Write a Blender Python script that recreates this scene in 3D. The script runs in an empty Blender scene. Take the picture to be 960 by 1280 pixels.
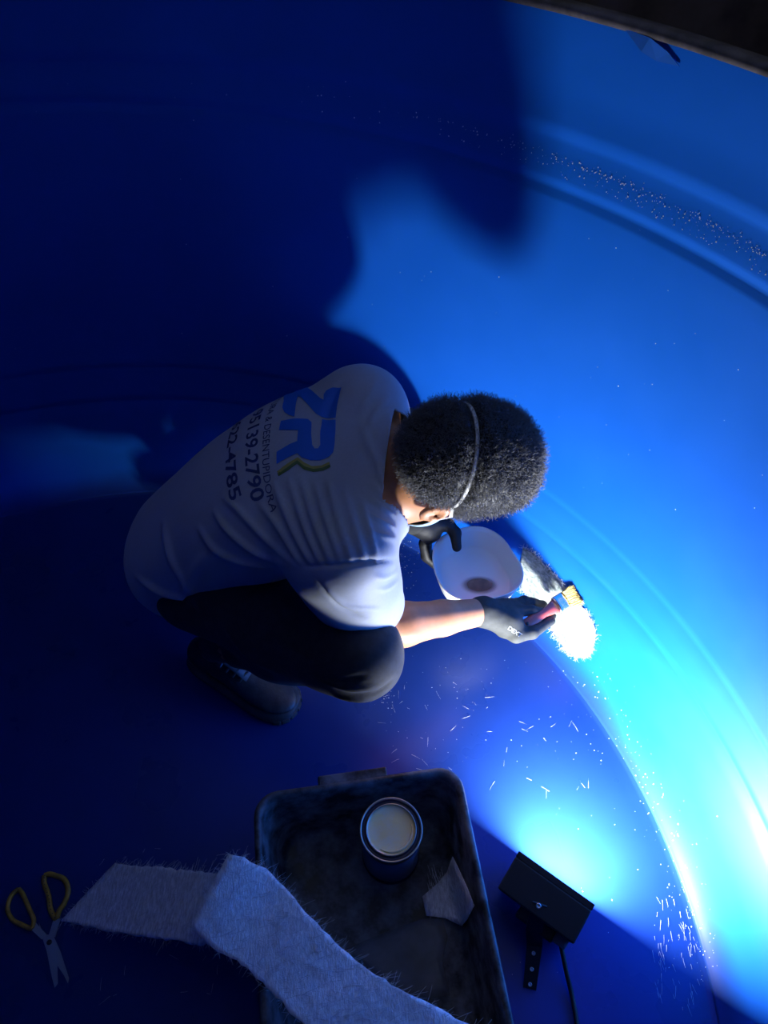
import bpy, bmesh, math, random
import numpy as np
from mathutils import Vector, Matrix
from mathutils.bvhtree import BVHTree
random.seed(7)
RNG = np.random.default_rng(7)
PI = math.pi
scene = bpy.context.scene
COL = scene.collection

# ------------------------------------------------------------------ camera, world, exposure
CAM_H = 1.5
PITCH = math.radians(49.94)
FPX = 931.0
cam_d = bpy.data.cameras.new('camera')
cam_d.sensor_fit = 'VERTICAL'
cam_d.sensor_height = 36.0
cam_d.lens = FPX / 1280.0 * 36.0
cam_d.clip_start = 0.02
cam = bpy.data.objects.new('camera', cam_d)
COL.objects.link(cam)
cam.location = (0, 0, CAM_H)
cam.rotation_euler = (PI / 2 - PITCH, 0, 0)
scene.camera = cam

world = bpy.data.worlds.new('world')
scene.world = world
world.use_nodes = True
world.node_tree.nodes['Background'].inputs[0].default_value = (0.010, 0.009, 0.010, 1)
world.node_tree.nodes['Background'].inputs[1].default_value = 0.2

vs = scene.view_settings
vs.view_transform = 'Standard'
vs.look = 'None'
vs.exposure = 0.3
vs.gamma = 1.0
vs.use_curve_mapping = False
try:
    scene.cycles.max_bounces = 12
    scene.cycles.diffuse_bounces = 6
except Exception:
    pass
LAMP_POWER = 22.0

CP, SP = math.cos(PITCH), math.sin(PITCH)


def raydir(px, py):
    a = (px - 480) / FPX
    b = (640 - py) / FPX
    return np.array([a, CP + b * SP, -SP + b * CP])


def U(px, py, z):
    """point at height z seen at this pixel of the photograph"""
    d = raydir(px, py)
    return d * ((z - CAM_H) / d[2]) + np.array([0, 0, CAM_H])


def V(*a):
    return np.array(a, float)


def nrm(v):
    v = np.asarray(v, float)
    return v / np.linalg.norm(v)


# ------------------------------------------------------------------ scene helpers
def tag(o, label=None, cat=None, group=None, kind=None):
    if label:
        o['label'] = label
    if cat:
        o['category'] = cat
    if group:
        o['group'] = group
    if kind:
        o['kind'] = kind
    return o


def empty(name, loc=(0, 0, 0)):
    o = bpy.data.objects.new(name, None)
    COL.objects.link(o)
    o.location = loc
    o.empty_display_size = 0.05
    return o


def link(name, me, mat=None, parent=None, smooth=True):
    o = bpy.data.objects.new(name, me)
    COL.objects.link(o)
    if mat is not None:
        me.materials.append(mat)
    if smooth:
        me.polygons.foreach_set('use_smooth', [True] * len(me.polygons))
    if parent is not None:
        o.parent = parent
        pm = Matrix.Translation(parent.location)
        o.matrix_parent_inverse = pm.inverted()
    return o


def pymesh(name, v, f):
    me = bpy.data.meshes.new(name)
    me.from_pydata([tuple(map(float, p)) for p in v], [], [tuple(map(int, q)) for q in f])
    me.update()
    return me


def npmesh(name, v, q):
    """fast mesh from arrays: q is (n,3) or (n,4)"""
    me = bpy.data.meshes.new(name)
    v = np.asarray(v, np.float32)
    q = np.asarray(q, np.int32)
    n, k = q.shape
    me.vertices.add(len(v))
    me.vertices.foreach_set('co', v.ravel())
    me.loops.add(n * k)
    me.loops.foreach_set('vertex_index', q.ravel())
    me.polygons.add(n)
    me.polygons.foreach_set('loop_start', np.arange(0, n * k, k, dtype=np.int32))
    me.polygons.foreach_set('loop_total', np.full(n, k, np.int32))
    me.update(calc_edges=True)
    me.validate()
    return me


class MB:
    """collects shapes into one mesh"""

    def __init__(self):
        self.v = []
        self.f = []

    def add(self, v, f):
        o = len(self.v)
        self.v += [tuple(map(float, p)) for p in v]
        self.f += [tuple(i + o for i in q) for q in f]

    def box(self, c, ax, ay, az):
        c, ax, ay, az = (np.asarray(t, float) for t in (c, ax, ay, az))
        v = [c + sx * ax + sy * ay + sz * az for sx in (-1, 1) for sy in (-1, 1) for sz in (-1, 1)]
        f = [(0, 1, 3, 2), (4, 6, 7, 5), (0, 4, 5, 1), (2, 3, 7, 6), (0, 2, 6, 4), (1, 5, 7, 3)]
        self.add(v, f)

    def tube(self, pts, r, n=8, cap=True):
        pts = [np.asarray(p, float) for p in pts]
        m = len(pts)
        rr = r if hasattr(r, '__len__') else [r] * m
        up = None
        vs_ = []
        for i, p in enumerate(pts):
            t = nrm(pts[min(i + 1, m - 1)] - pts[max(i - 1, 0)])
            if up is None:
                up = np.cross(t, V(0.3, 0.5, 0.81))
            up = nrm(up - t * np.dot(up, t))
            w = np.cross(t, up)
            for k in range(n):
                a = 2 * PI * k / n
                vs_.append(p + rr[i] * (math.cos(a) * up + math.sin(a) * w))
        f = []
        for i in range(m - 1):
            for k in range(n):
                k2 = (k + 1) % n
                f.append((i * n + k, i * n + k2, (i + 1) * n + k2, (i + 1) * n + k))
        if cap:
            f.append(tuple(range(n - 1, -1, -1)))
            f.append(tuple((m - 1) * n + k for k in range(n)))
        self.add(vs_, f)

    def rings(self, rings, close0=False, close1=False, loop=False):
        n = len(rings[0])
        vs_ = [p for r in rings for p in r]
        f = []
        m = len(rings)
        for i in range(m if loop else m - 1):
            j = (i + 1) % m
            for k in range(n):
                k2 = (k + 1) % n
                f.append((i * n + k, i * n + k2, j * n + k2, j * n + k))
        if close0:
            f.append(tuple(range(n - 1, -1, -1)))
        if close1:
            f.append(tuple((m - 1) * n + k for k in range(n)))
        self.add(vs_, f)

    def lathe(self, prof, c=(0, 0, 0), n=48, axis=None, close0=False, close1=False):
        c = np.asarray(c, float)
        if axis is None:
            ex, ey, ez = V(1, 0, 0), V(0, 1, 0), V(0, 0, 1)
        else:
            ez = nrm(axis)
            ex = nrm(np.cross(V(0.1, 1, 0.2), ez))
            ey = np.cross(ez, ex)
        rings = []
        for r, z in prof:
            rings.append([c + r * (math.cos(2 * PI * k / n) * ex + math.sin(2 * PI * k / n) * ey) + z * ez for k in range(n)])
        self.rings(rings, close0, close1)

    def grid(self, P):
        nu, nv = len(P), len(P[0])
        v = [p for row in P for p in row]
        f = [(i * nv + j, (i + 1) * nv + j, (i + 1) * nv + j + 1, i * nv + j + 1) for i in range(nu - 1) for j in range(nv - 1)]
        self.add(v, f)

    def build(self, name, mat, parent=None, smooth=True, bevel=0, sub=0, solid=0, angle=None, recalc=True):
        me = pymesh(name, self.v, self.f)
        if recalc:
            bm = bmesh.new()
            bm.from_mesh(me)
            bmesh.ops.recalc_face_normals(bm, faces=bm.faces)
            bm.to_mesh(me)
            bm.free()
        o = link(name, me, mat, parent, smooth)
        if solid:
            m = o.modifiers.new('solid', 'SOLIDIFY')
            m.thickness = solid
            m.offset = 0
        if bevel:
            m = o.modifiers.new('bevel', 'BEVEL')
            m.width = bevel
            m.segments = 2
            m.limit_method = 'ANGLE'
        if sub:
            m = o.modifiers.new('sub', 'SUBSURF')
            m.levels = sub
            m.render_levels = sub
        return o


# ------------------------------------------------------------------ materials
def mat(name, col, rough=0.5, metal=0.0, spec=0.5, var=0.0, vscale=20.0, bump=0.0, bscale=60.0, coat=0.0, coat_rough=0.1,
        sss=0.0, col2=None, sheen=0.0, stretch=None, trans=0.0, emit=None, emit_s=0.0, alpha=1.0, rvar=0.0, detail=4.0):
    m = bpy.data.materials.new(name)
    m.use_nodes = True
    nt = m.node_tree
    b = nt.nodes['Principled BSDF']
    I = b.inputs
    I['Base Color'].default_value = (*col, 1)
    I['Roughness'].default_value = rough
    I['Metallic'].default_value = metal
    I['Specular IOR Level'].default_value = spec
    if coat:
        I['Coat Weight'].default_value = coat
        I['Coat Roughness'].default_value = coat_rough
    if sss:
        I['Subsurface Weight'].default_value = sss
        I['Subsurface Radius'].default_value = (0.012, 0.005, 0.003)
        I['Subsurface Scale'].default_value = 0.6
    if sheen:
        I['Sheen Weight'].default_value = sheen
    if trans:
        I['Transmission Weight'].default_value = trans
    if emit:
        I['Emission Color'].default_value = (*emit, 1)
        I['Emission Strength'].default_value = emit_s
    if alpha < 1:
        I['Alpha'].default_value = alpha
    tc = nt.nodes.new('ShaderNodeTexCoord')
    src = tc.outputs['Object']
    if stretch:
        mp = nt.nodes.new('ShaderNodeMapping')
        mp.inputs['Scale'].default_value = stretch
        nt.links.new(src, mp.inputs['Vector'])
        src = mp.outputs['Vector']
    if var or col2 or rvar:
        n = nt.nodes.new('ShaderNodeTexNoise')
        n.inputs['Scale'].default_value = vscale
        n.inputs['Detail'].default_value = detail
        n.inputs['Roughness'].default_value = 0.6
        nt.links.new(src, n.inputs['Vector'])
        if var or col2:
            r = nt.nodes.new('ShaderNodeValToRGB')
            c2 = col2 if col2 else tuple(min(1, c * (1 + var)) for c in col)
            c1 = col if col2 else tuple(c * (1 - var) for c in col)
            r.color_ramp.elements[0].position = 0.38
            r.color_ramp.elements[1].position = 0.66
            r.color_ramp.elements[0].color = (*c1, 1)
            r.color_ramp.elements[1].color = (*c2, 1)
            nt.links.new(n.outputs['Fac'], r.inputs['Fac'])
            nt.links.new(r.outputs['Color'], I['Base Color'])
        if rvar:
            mr = nt.nodes.new('ShaderNodeMapRange')
            mr.inputs['From Min'].default_value = 0.3
            mr.inputs['From Max'].default_value = 0.7
            mr.inputs['To Min'].default_value = max(0.02, rough - rvar)
            mr.inputs['To Max'].default_value = min(1, rough + rvar)
            nt.links.new(n.outputs['Fac'], mr.inputs['Value'])
            nt.links.new(mr.outputs['Result'], I['Roughness'])
    if bump:
        n2 = nt.nodes.new('ShaderNodeTexNoise')
        n2.inputs['Scale'].default_value = bscale
        n2.inputs['Detail'].default_value = 5
        nt.links.new(src, n2.inputs['Vector'])
        bp = nt.nodes.new('ShaderNodeBump')
        bp.inputs['Strength'].default_value = min(1.0, bump)
        bp.inputs['Distance'].default_value = 0.002
        nt.links.new(n2.outputs['Fac'], bp.inputs['Height'])
        nt.links.new(bp.outputs['Normal'], I['Normal'])
    return m


M = {}
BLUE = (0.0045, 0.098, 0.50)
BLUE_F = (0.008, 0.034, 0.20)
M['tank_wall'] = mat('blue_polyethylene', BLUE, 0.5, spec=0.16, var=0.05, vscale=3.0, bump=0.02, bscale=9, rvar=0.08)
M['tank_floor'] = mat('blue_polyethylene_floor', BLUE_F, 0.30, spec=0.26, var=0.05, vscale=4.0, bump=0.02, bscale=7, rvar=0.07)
M['rim'] = mat('rim_edge', (0.10, 0.085, 0.09), 0.7, var=0.4, vscale=30)
M['bounce_ceiling'] = mat('bounce_ceiling', (0.72, 0.81, 0.92), 0.95, spec=0.1, var=0.08, vscale=3)  # lightened and tinted blue to bounce fill light from above
M['dark_concrete'] = mat('dark_concrete', (0.24, 0.19, 0.175), 0.95, spec=0.1, var=0.3, vscale=6, bump=0.3)
M['skin'] = mat('skin', (0.57, 0.25, 0.112), 0.48, spec=0.4, var=0.08, vscale=40, sss=0.15, bump=0.05, bscale=400)
M['skin_red'] = mat('ear_skin', (0.50, 0.16, 0.09), 0.5, spec=0.4, sss=0.3)
M['shirt'] = mat('shirt_cloth', (0.41, 0.44, 0.49), 0.62, spec=0.35, var=0.03, vscale=200, bump=0.06, bscale=900, sheen=0.15)
M['print_blue'] = mat('print_blue', (0.010, 0.14, 0.62), 0.6)
M['print_navy'] = mat('print_navy', (0.03, 0.055, 0.20), 0.6)
M['print_green'] = mat('print_green', (0.10, 0.17, 0.05), 0.6)
M['print_yellow'] = mat('print_yellow', (0.38, 0.34, 0.09), 0.6)
M['print_white'] = mat('print_white', (0.75, 0.77, 0.78), 0.6)
M['glove_ink'] = mat('glove_ink', (0.28, 0.29, 0.29), 0.6)
M['trousers'] = mat('trouser_cloth', (0.022, 0.024, 0.030), 0.75, spec=0.3, var=0.25, vscale=60, bump=0.12, bscale=700, sheen=0.1)
M['shoe'] = mat('shoe_leather', (0.030, 0.026, 0.028), 0.42, spec=0.5, var=0.4, vscale=50, bump=0.25, bscale=180)
M['shoe_grey'] = mat('shoe_tongue', (0.11, 0.11, 0.12), 0.6, var=0.2)
M['sole'] = mat('shoe_sole', (0.050, 0.050, 0.055), 0.6, var=0.3)
M['glove'] = mat('glove_knit', (0.046, 0.048, 0.045), 0.75, spec=0.3, var=0.12, vscale=90, bump=0.2, bscale=900)
M['glove_dark'] = mat('glove_coating', (0.014, 0.014, 0.015), 0.55, spec=0.4, var=0.2, vscale=60, bump=0.3, bscale=500)
M['hair'] = mat('black_hair', (0.020, 0.019, 0.018), 0.55, spec=0.5, bump=0.3, bscale=500)
M['curl'] = mat('hair_strand', (0.19, 0.185, 0.18), 0.5, spec=0.7)
M['mask'] = mat('mask_blue', (0.30, 0.52, 0.70), 0.7, bump=0.1, bscale=800)
M['elastic'] = mat('white_elastic', (0.78, 0.77, 0.72), 0.7)
M['white_plastic'] = mat('milky_plastic', (0.80, 0.80, 0.76), 0.35, spec=0.45, sss=0.25)
M['residue'] = mat('brown_residue', (0.24, 0.12, 0.07), 0.4, var=0.3, vscale=40)
M['red_handle'] = mat('red_handle', (0.55, 0.09, 0.05), 0.3, var=0.1, coat=0.4)
M['chrome'] = mat('ferrule_metal', (0.62, 0.62, 0.64), 0.22, metal=1.0)
M['bristle'] = mat('bristle', (0.66, 0.50, 0.18), 0.6, var=0.35, vscale=200)
M['mat_white'] = mat('glass_mat', (0.16, 0.20, 0.18), 0.6, spec=0.4, col2=(0.46, 0.48, 0.45), vscale=120, bump=0.9, bscale=350, stretch=(1, 0.35, 1))
M['mat_grey'] = mat('glass_mat_grey', (0.74, 0.76, 0.78), 0.6, spec=0.4, var=0.25, vscale=260, bump=0.9, bscale=350, stretch=(1.0, 0.25, 1))  # slightly greyer mat, for the under strip and the trough scrap
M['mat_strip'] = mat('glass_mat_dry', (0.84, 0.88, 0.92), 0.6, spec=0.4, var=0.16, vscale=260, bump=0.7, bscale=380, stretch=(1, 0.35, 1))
M['fibre'] = mat('glass_fibre', (0.72, 0.75, 0.78), 0.4, spec=0.5)
M['tray'] = mat('black_trough_plastic', (0.022, 0.024, 0.028), 0.5, spec=0.4, col2=(0.19, 0.21, 0.23), vscale=26, detail=8, bump=0.25, bscale=60, rvar=0.15)
M['tin'] = mat('tin_edge', (0.50, 0.49, 0.44), 0.3, metal=0.9)
M['can_navy'] = mat('can_navy_paint', (0.008, 0.012, 0.045), 0.3, spec=0.5)
M['can_blue'] = mat('can_blue_label', (0.10, 0.16, 0.28), 0.4, var=0.1)
M['resin'] = mat('amber_resin', (0.92, 0.72, 0.30), 0.25, spec=0.5, col2=(0.80, 0.76, 0.55), vscale=22, coat=0.5, bump=0.1, bscale=40)
M['lamp_black'] = mat('lamp_black_metal', (0.012, 0.012, 0.014), 0.45, spec=0.5, bump=0.05, bscale=600)
M['lamp_grey'] = mat('lamp_driver_cover', (0.10, 0.10, 0.12), 0.4)
M['screw'] = mat('screw_steel', (0.55, 0.55, 0.57), 0.3, metal=1.0)
M['gold'] = mat('scissor_gold', (0.42, 0.25, 0.03), 0.4, spec=0.5, var=0.3, vscale=80)
M['steel'] = mat('scissor_steel', (0.45, 0.47, 0.50), 0.35, metal=0.85)
M['film'] = mat('clear_film', (0.20, 0.22, 0.26), 0.18, spec=0.5, alpha=0.35, bump=0.3, bscale=30)
M['dust'] = mat('white_dust', (0.80, 0.82, 0.84), 0.8)
M['flap'] = mat('blue_flap', (0.02, 0.12, 0.50), 0.35, spec=0.5)
M['glow'] = mat('lamp_glass', (1, 1, 1), 0.3, emit=(0.93, 0.97, 1.0), emit_s=20.0)

# soft corner shade painted in: floor blue fading out up the wall foot
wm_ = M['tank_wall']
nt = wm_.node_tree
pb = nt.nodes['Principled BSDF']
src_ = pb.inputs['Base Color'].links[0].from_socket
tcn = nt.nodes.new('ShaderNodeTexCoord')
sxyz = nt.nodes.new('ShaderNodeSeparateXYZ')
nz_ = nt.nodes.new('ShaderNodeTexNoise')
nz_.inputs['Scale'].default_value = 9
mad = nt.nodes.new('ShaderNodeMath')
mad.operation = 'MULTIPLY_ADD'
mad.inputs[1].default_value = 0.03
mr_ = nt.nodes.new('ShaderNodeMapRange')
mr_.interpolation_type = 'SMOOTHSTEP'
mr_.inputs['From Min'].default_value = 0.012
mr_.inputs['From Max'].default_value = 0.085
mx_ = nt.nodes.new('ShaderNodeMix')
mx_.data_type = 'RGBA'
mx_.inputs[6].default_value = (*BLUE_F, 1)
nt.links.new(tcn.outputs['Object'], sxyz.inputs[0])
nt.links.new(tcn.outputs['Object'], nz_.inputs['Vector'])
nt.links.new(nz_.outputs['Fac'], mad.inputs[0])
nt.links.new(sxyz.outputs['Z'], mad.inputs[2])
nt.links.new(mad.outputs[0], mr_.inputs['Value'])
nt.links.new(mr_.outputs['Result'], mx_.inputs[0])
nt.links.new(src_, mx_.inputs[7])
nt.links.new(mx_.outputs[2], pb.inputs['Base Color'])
rm = M['residue']
nt = rm.node_tree
tcn = nt.nodes.new('ShaderNodeTexCoord')
mpn = nt.nodes.new('ShaderNodeMapping')
mpn.inputs['Location'].default_value = (-1, -1, 0)
mpn.inputs['Scale'].default_value = (2, 2, 0)
grd = nt.nodes.new('ShaderNodeTexGradient')
grd.gradient_type = 'SPHERICAL'
rmp = nt.nodes.new('ShaderNodeMapRange')
rmp.interpolation_type = 'SMOOTHSTEP'
rmp.inputs['From Max'].default_value = 0.55
rmp.inputs['To Max'].default_value = 0.85
nt.links.new(tcn.outputs['Generated'], mpn.inputs['Vector'])
nt.links.new(mpn.outputs['Vector'], grd.inputs['Vector'])
nt.links.new(grd.outputs['Fac'], rmp.inputs['Value'])
nt.links.new(rmp.outputs['Result'], nt.nodes['Principled BSDF'].inputs['Alpha'])

# ------------------------------------------------------------------ the tank
TC = V(-0.557, 0.216, 0)


def wall_r(z):
    return 1.145 + 0.0774 * z


def polar(a, r, z):
    return V(TC[0] + r * math.cos(a), TC[1] + r * math.sin(a), z)


FIL = 0.14
FILH = 0.05
R_FLAT = wall_r(FIL) - FILH
mb = MB()
fl_ = [(R_FLAT + FILH * math.sin(i / 16 * PI / 2), FIL * (1 - math.cos(i / 16 * PI / 2))) for i in range(2, 0, -1)]
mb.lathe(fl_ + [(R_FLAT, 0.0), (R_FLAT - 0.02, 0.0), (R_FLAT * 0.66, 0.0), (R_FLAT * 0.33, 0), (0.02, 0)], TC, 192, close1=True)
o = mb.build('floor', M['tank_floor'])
tag(o, 'glossy blue plastic floor of the round water tank', 'floor', kind='structure')
prof = []
for i in range(2, 17):
    a = i / 16 * PI / 2
    prof.append((R_FLAT + FILH * math.sin(a), FIL * (1 - math.cos(a))))
for z, dr in [(0.19, 0), (0.24, 0), (0.268, 0), (0.276, 0.0025), (0.284, 0.0035), (0.292, -0.0012), (0.304, 0), (0.34, 0), (0.372, 0),
              (0.380, 0.0016), (0.386, -0.0016), (0.396, 0), (0.5, 0), (0.65, 0), (0.8, 0), (0.90, 0), (0.926, 0), (0.933, 0.0005), (0.940, 0.0035),
              (0.947, 0.004), (0.953, 0.002), (0.960, 0.002), (0.985, 0.006), (1.004, 0.009), (1.013, 0.0085), (1.022, 0.006), (1.032, 0.0065),
              (1.05, 0.009), (1.08, 0.009), (1.12, 0.008), (1.155, 0.008), (1.163, 0.008), (1.1655, 0.008), (1.166, 0.008)]:
    prof.append((wall_r(z) + dr, z))
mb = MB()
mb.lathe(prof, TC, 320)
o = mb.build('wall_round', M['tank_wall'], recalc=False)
me = o.data
bm = bmesh.new()
bm.from_mesh(me)
bmesh.ops.reverse_faces(bm, faces=bm.faces)
bm.to_mesh(me)
bm.free()
so = o.modifiers.new('solid', 'SOLIDIFY')
so.thickness = 0.006
so.offset = -1
tag(o, 'curved blue plastic tank wall with raised ring bands', 'wall', kind='structure')
zr = 1.166
rr = wall_r(zr) + 0.008
mb = MB()
mb.lathe([(rr - 0.003, zr - 0.004), (rr - 0.004, zr + 0.003), (rr + 0.004, zr + 0.008), (rr + 0.018, zr + 0.008), (rr + 0.022, zr), (rr + 0.018, zr - 0.006),
          (rr + 0.007, zr - 0.006)], TC, 200)
o = mb.build('trim_rim', M['rim'])
tag(o, 'dull grey brown lip along the top of the tank wall', 'rim', kind='structure')
# the dark room the tank stands in
X0, X1, Y0, Y1, ZT = -2.7, 1.6, -1.9, 2.4, 2.05
for nm, c, a, b, d, lb in [
        ('floor_outside', ((X0 + X1) / 2, (Y0 + Y1) / 2, -0.06), (2.2, 0, 0), (0, 2.2, 0), (0, 0, 0.05), 'dark concrete slab under the tank'),
        ('ceiling', ((X0 + X1) / 2, (Y0 + Y1) / 2, ZT + 0.05), (2.2, 0, 0), (0, 2.2, 0), (0, 0, 0.05), 'unseen pale blue ceiling, set low to bounce fill light into the tank'),  # out of view; height and tone shaped for bounce fill
        ('wall_left', (X0 - 0.05, (Y0 + Y1) / 2, ZT / 2), (0.05, 0, 0), (0, 2.2, 0), (0, 0, 1.36), 'dark wall of the room around the tank'),
        ('wall_right', (X1 + 0.05, (Y0 + Y1) / 2, ZT / 2), (0.05, 0, 0), (0, 2.2, 0), (0, 0, 1.36), 'dark wall beyond the tank rim'),
        ('wall_back', ((X0 + X1) / 2, Y1 + 0.05, ZT / 2), (2.2, 0, 0), (0, 0.05, 0), (0, 0, 1.36), 'dark wall of the room behind the tank'),
        ('wall_front', ((X0 + X1) / 2, Y0 - 0.05, ZT / 2), (2.2, 0, 0), (0, 0.05, 0), (0, 0, 1.36), 'dark wall of the room before the tank')]:
    mb = MB()
    mb.box(c, a, b, d)
    tag(mb.build(nm, M['bounce_ceiling' if nm == 'ceiling' else 'dark_concrete'], smooth=False), lb, nm.split('_')[0], kind='structure')


def wall_hit(px, py):
    """where the ray of this pixel meets the smooth tank wall or floor"""
    d = raydir(px, py)
    lo, hi = 0.2, 4.0
    for _ in range(60):
        t = (lo + hi) / 2
        p = d * t + V(0, 0, CAM_H)
        r = math.hypot(p[0] - TC[0], p[1] - TC[1])
        z = max(p[2], 0)
        R = wall_r(z)
        if z < FIL:
            q = (FIL - z) / FIL
            R = R_FLAT + FILH * math.sqrt(max(0, 1 - q * q))
        inside = p[2] > 0 and r < R
        if inside:
            lo = t
        else:
            hi = t
    p = d * lo + V(0, 0, CAM_H)
    return p


def wall_normal(p):
    """inward normal of the tank at p"""
    rad = V(p[0] - TC[0], p[1] - TC[1], 0)
    r = np.linalg.norm(rad)
    rad = rad / r
    if p[2] < FIL and r > R_FLAT:
        c = V(TC[0], TC[1], 0) + rad * R_FLAT + V(0, 0, FIL)
        w_ = c - p
        return nrm(V(w_[0] / FILH ** 2, w_[1] / FILH ** 2, w_[2] / FIL ** 2))
    if p[2] < 0.004:
        return V(0, 0, 1)
    return nrm(-rad + V(0, 0, 0.077))

# ------------------------------------------------------------------ the flood lamp
A = U(645, 1070, 0.145)
B = U(740, 1138, 0.148)
W_ = np.linalg.norm(B - A)
ax = (B - A) / W_
nh = nrm(np.cross(V(0, 0, 1), ax))
if nh[1] < 0:
    nh = -nh
TILT = math.radians(-15)
fn = nrm(nh * math.cos(TILT) - V(0, 0, 1) * math.sin(TILT))
dn = nrm(np.cross(ax, fn))
if dn[2] > 0:
    dn = -dn
LH = 0.132
pc = (A + B) / 2 + dn * LH / 2
lamp = empty('flood_lamp', (pc[0], pc[1], 0))
tag(lamp, 'black square LED flood lamp glowing toward the tank wall', 'lamp')
mb = MB()
mb.box(pc - fn * 0.030, ax * W_ / 2, dn * LH / 2, fn * 0.030)
mb.build('housing', M['lamp_black'], lamp, smooth=False, bevel=0.003)
mb = MB()
mb.box(pc + fn * 0.0012, ax * (W_ / 2 - 0.007), dn * (LH / 2 - 0.007), fn * 0.001)
g = mb.build('lamp_glass', M['glow'], lamp, smooth=False)
g['label'] = 'glowing white front glass'
mb = MB()
for sx, sy in ((0, -1), (0, 1), (-1, 0), (1, 0)):
    cbz = pc + ax * sx * (W_ / 2 - 0.0025) + dn * sy * (LH / 2 - 0.0025) + fn * 0.005
    mb.box(cbz, ax * (0.0025 if sx else W_ / 2), dn * (0.0025 if sy else LH / 2), fn * 0.005)
mb.build('bezel', M['lamp_black'], lamp, smooth=False)
mb = MB()
c = pc - fn * 0.066 + dn * 0.010 + ax * 0.008
mb.box(c, ax * (W_ / 2 - 0.036), dn * (LH / 2 - 0.034), fn * 0.014)
mb.build('driver_box', M['lamp_black'], lamp, smooth=False, bevel=0.004)
mb = MB()
c = pc - fn * 0.066 - dn * 0.005 + ax * (W_ / 2 - 0.018)
mb.box(c, ax * 0.012, dn * 0.026, fn * 0.010)
mb.build('cable_box', M['lamp_grey'], lamp, smooth=False, bevel=0.004)
# bracket
pv = pc - fn * 0.034 - dn * (LH / 2 + 0.001) - ax * 0.002
mb = MB()
foot0 = U(668, 1182, 0.035)
foot1 = U(662, 1236, 0.004)
side = nrm(np.cross(nrm(foot0 - pv), fn))


def strap(mb, pts, ws, nrmv, th):
    ring = []
    for i, p in enumerate(pts):
        t = nrm(pts[min(i + 1, len(pts) - 1)] - pts[max(i - 1, 0)])
        s = nrm(np.cross(t, nrmv))
        n = nrm(np.cross(s, t))
        w = ws[i]
        ring.append([p + s * w + n * th, p - s * w + n * th, p - s * w - n * th, p + s * w - n * th])
    mb.rings(ring, True, True)


vd = -nrm(raydir(668, 1182))
strap(mb, [pv - fn * 0.006, (pv + foot0) / 2 - fn * 0.012, foot0, (foot0 + foot1) / 2, foot1], [0.012, 0.014, 0.013, 0.012, 0.011], vd, 0.0015)
br = mb.build('bracket', M['lamp_black'], lamp, smooth=False)
for t in (0.18, 0.55, 0.9):
    mb = MB()
    p = foot0 + (foot1 - foot0) * t + vd * 0.002
    mb.lathe([(0.0035, 0), (0.0035, 0.0008), (0.0018, 0.001), (0.0016, 0.0)], p, 12, vd, False, True)
    mb.build('slot_rim', M['screw'], br)
mb = MB()
mb.lathe([(0.0001, 0.001), (0.0018, 0.001), (0.002, 0.0035), (0.0042, 0.0035), (0.0044, 0)], pv - fn * 0.010 + vd * 0.0, 16, vd)
mb.build('pivot_screw', M['screw'], lamp)
cb = c + dn * 0.026
mb = MB()
pts = [cb - dn * 0.006, cb + dn * 0.008, U(708, 1215, 0.02), U(714, 1240, 0.008), U(719, 1265, 0.006), U(722, 1290, 0.006), U(724, 1330, 0.006), U(700, 1400, 0.006)]
sp = []
for i in range(len(pts) - 1):
    for k in range(6):
        t = k / 6
        p0, p1, p2, p3 = pts[max(i - 1, 0)], pts[i], pts[i + 1], pts[min(i + 2, len(pts) - 1)]
        sp.append(0.5 * ((2 * p1) + (-p0 + p2) * t + (2 * p0 - 5 * p1 + 4 * p2 - p3) * t * t + (-p0 + 3 * p1 - 3 * p2 + p3) * t ** 3))
mb.tube(sp, 0.0042, 8)
mb.build('power_cable', M['lamp_black'], lamp)
mb = MB()
mb.lathe([(0.007, -0.004), (0.007, 0.006), (0.005, 0.010)], cb, 12, dn)
mb.build('cable_gland', M['lamp_black'], lamp)
ld = bpy.data.lights.new('flood_light', 'AREA')
ld.shape = 'RECTANGLE'
ld.size = W_ - 0.012
ld.size_y = LH - 0.012
ld.energy = LAMP_POWER
ld.color = (0.93, 0.97, 1.0)
lo_ = bpy.data.objects.new('flood_light', ld)
COL.objects.link(lo_)
z_ = -fn
x_ = ax
y_ = np.cross(z_, x_)
mw = Matrix(((x_[0], y_[0], z_[0], 0), (x_[1], y_[1], z_[1], 0), (x_[2], y_[2], z_[2], 0), (0, 0, 0, 1)))
lo_.matrix_world = Matrix.Translation(Vector(pc + fn * 0.0105)) @ mw
_mw = lo_.matrix_world.copy()
lo_.parent = lamp
lo_.matrix_parent_inverse = Matrix.Translation(lamp.location).inverted()

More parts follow.
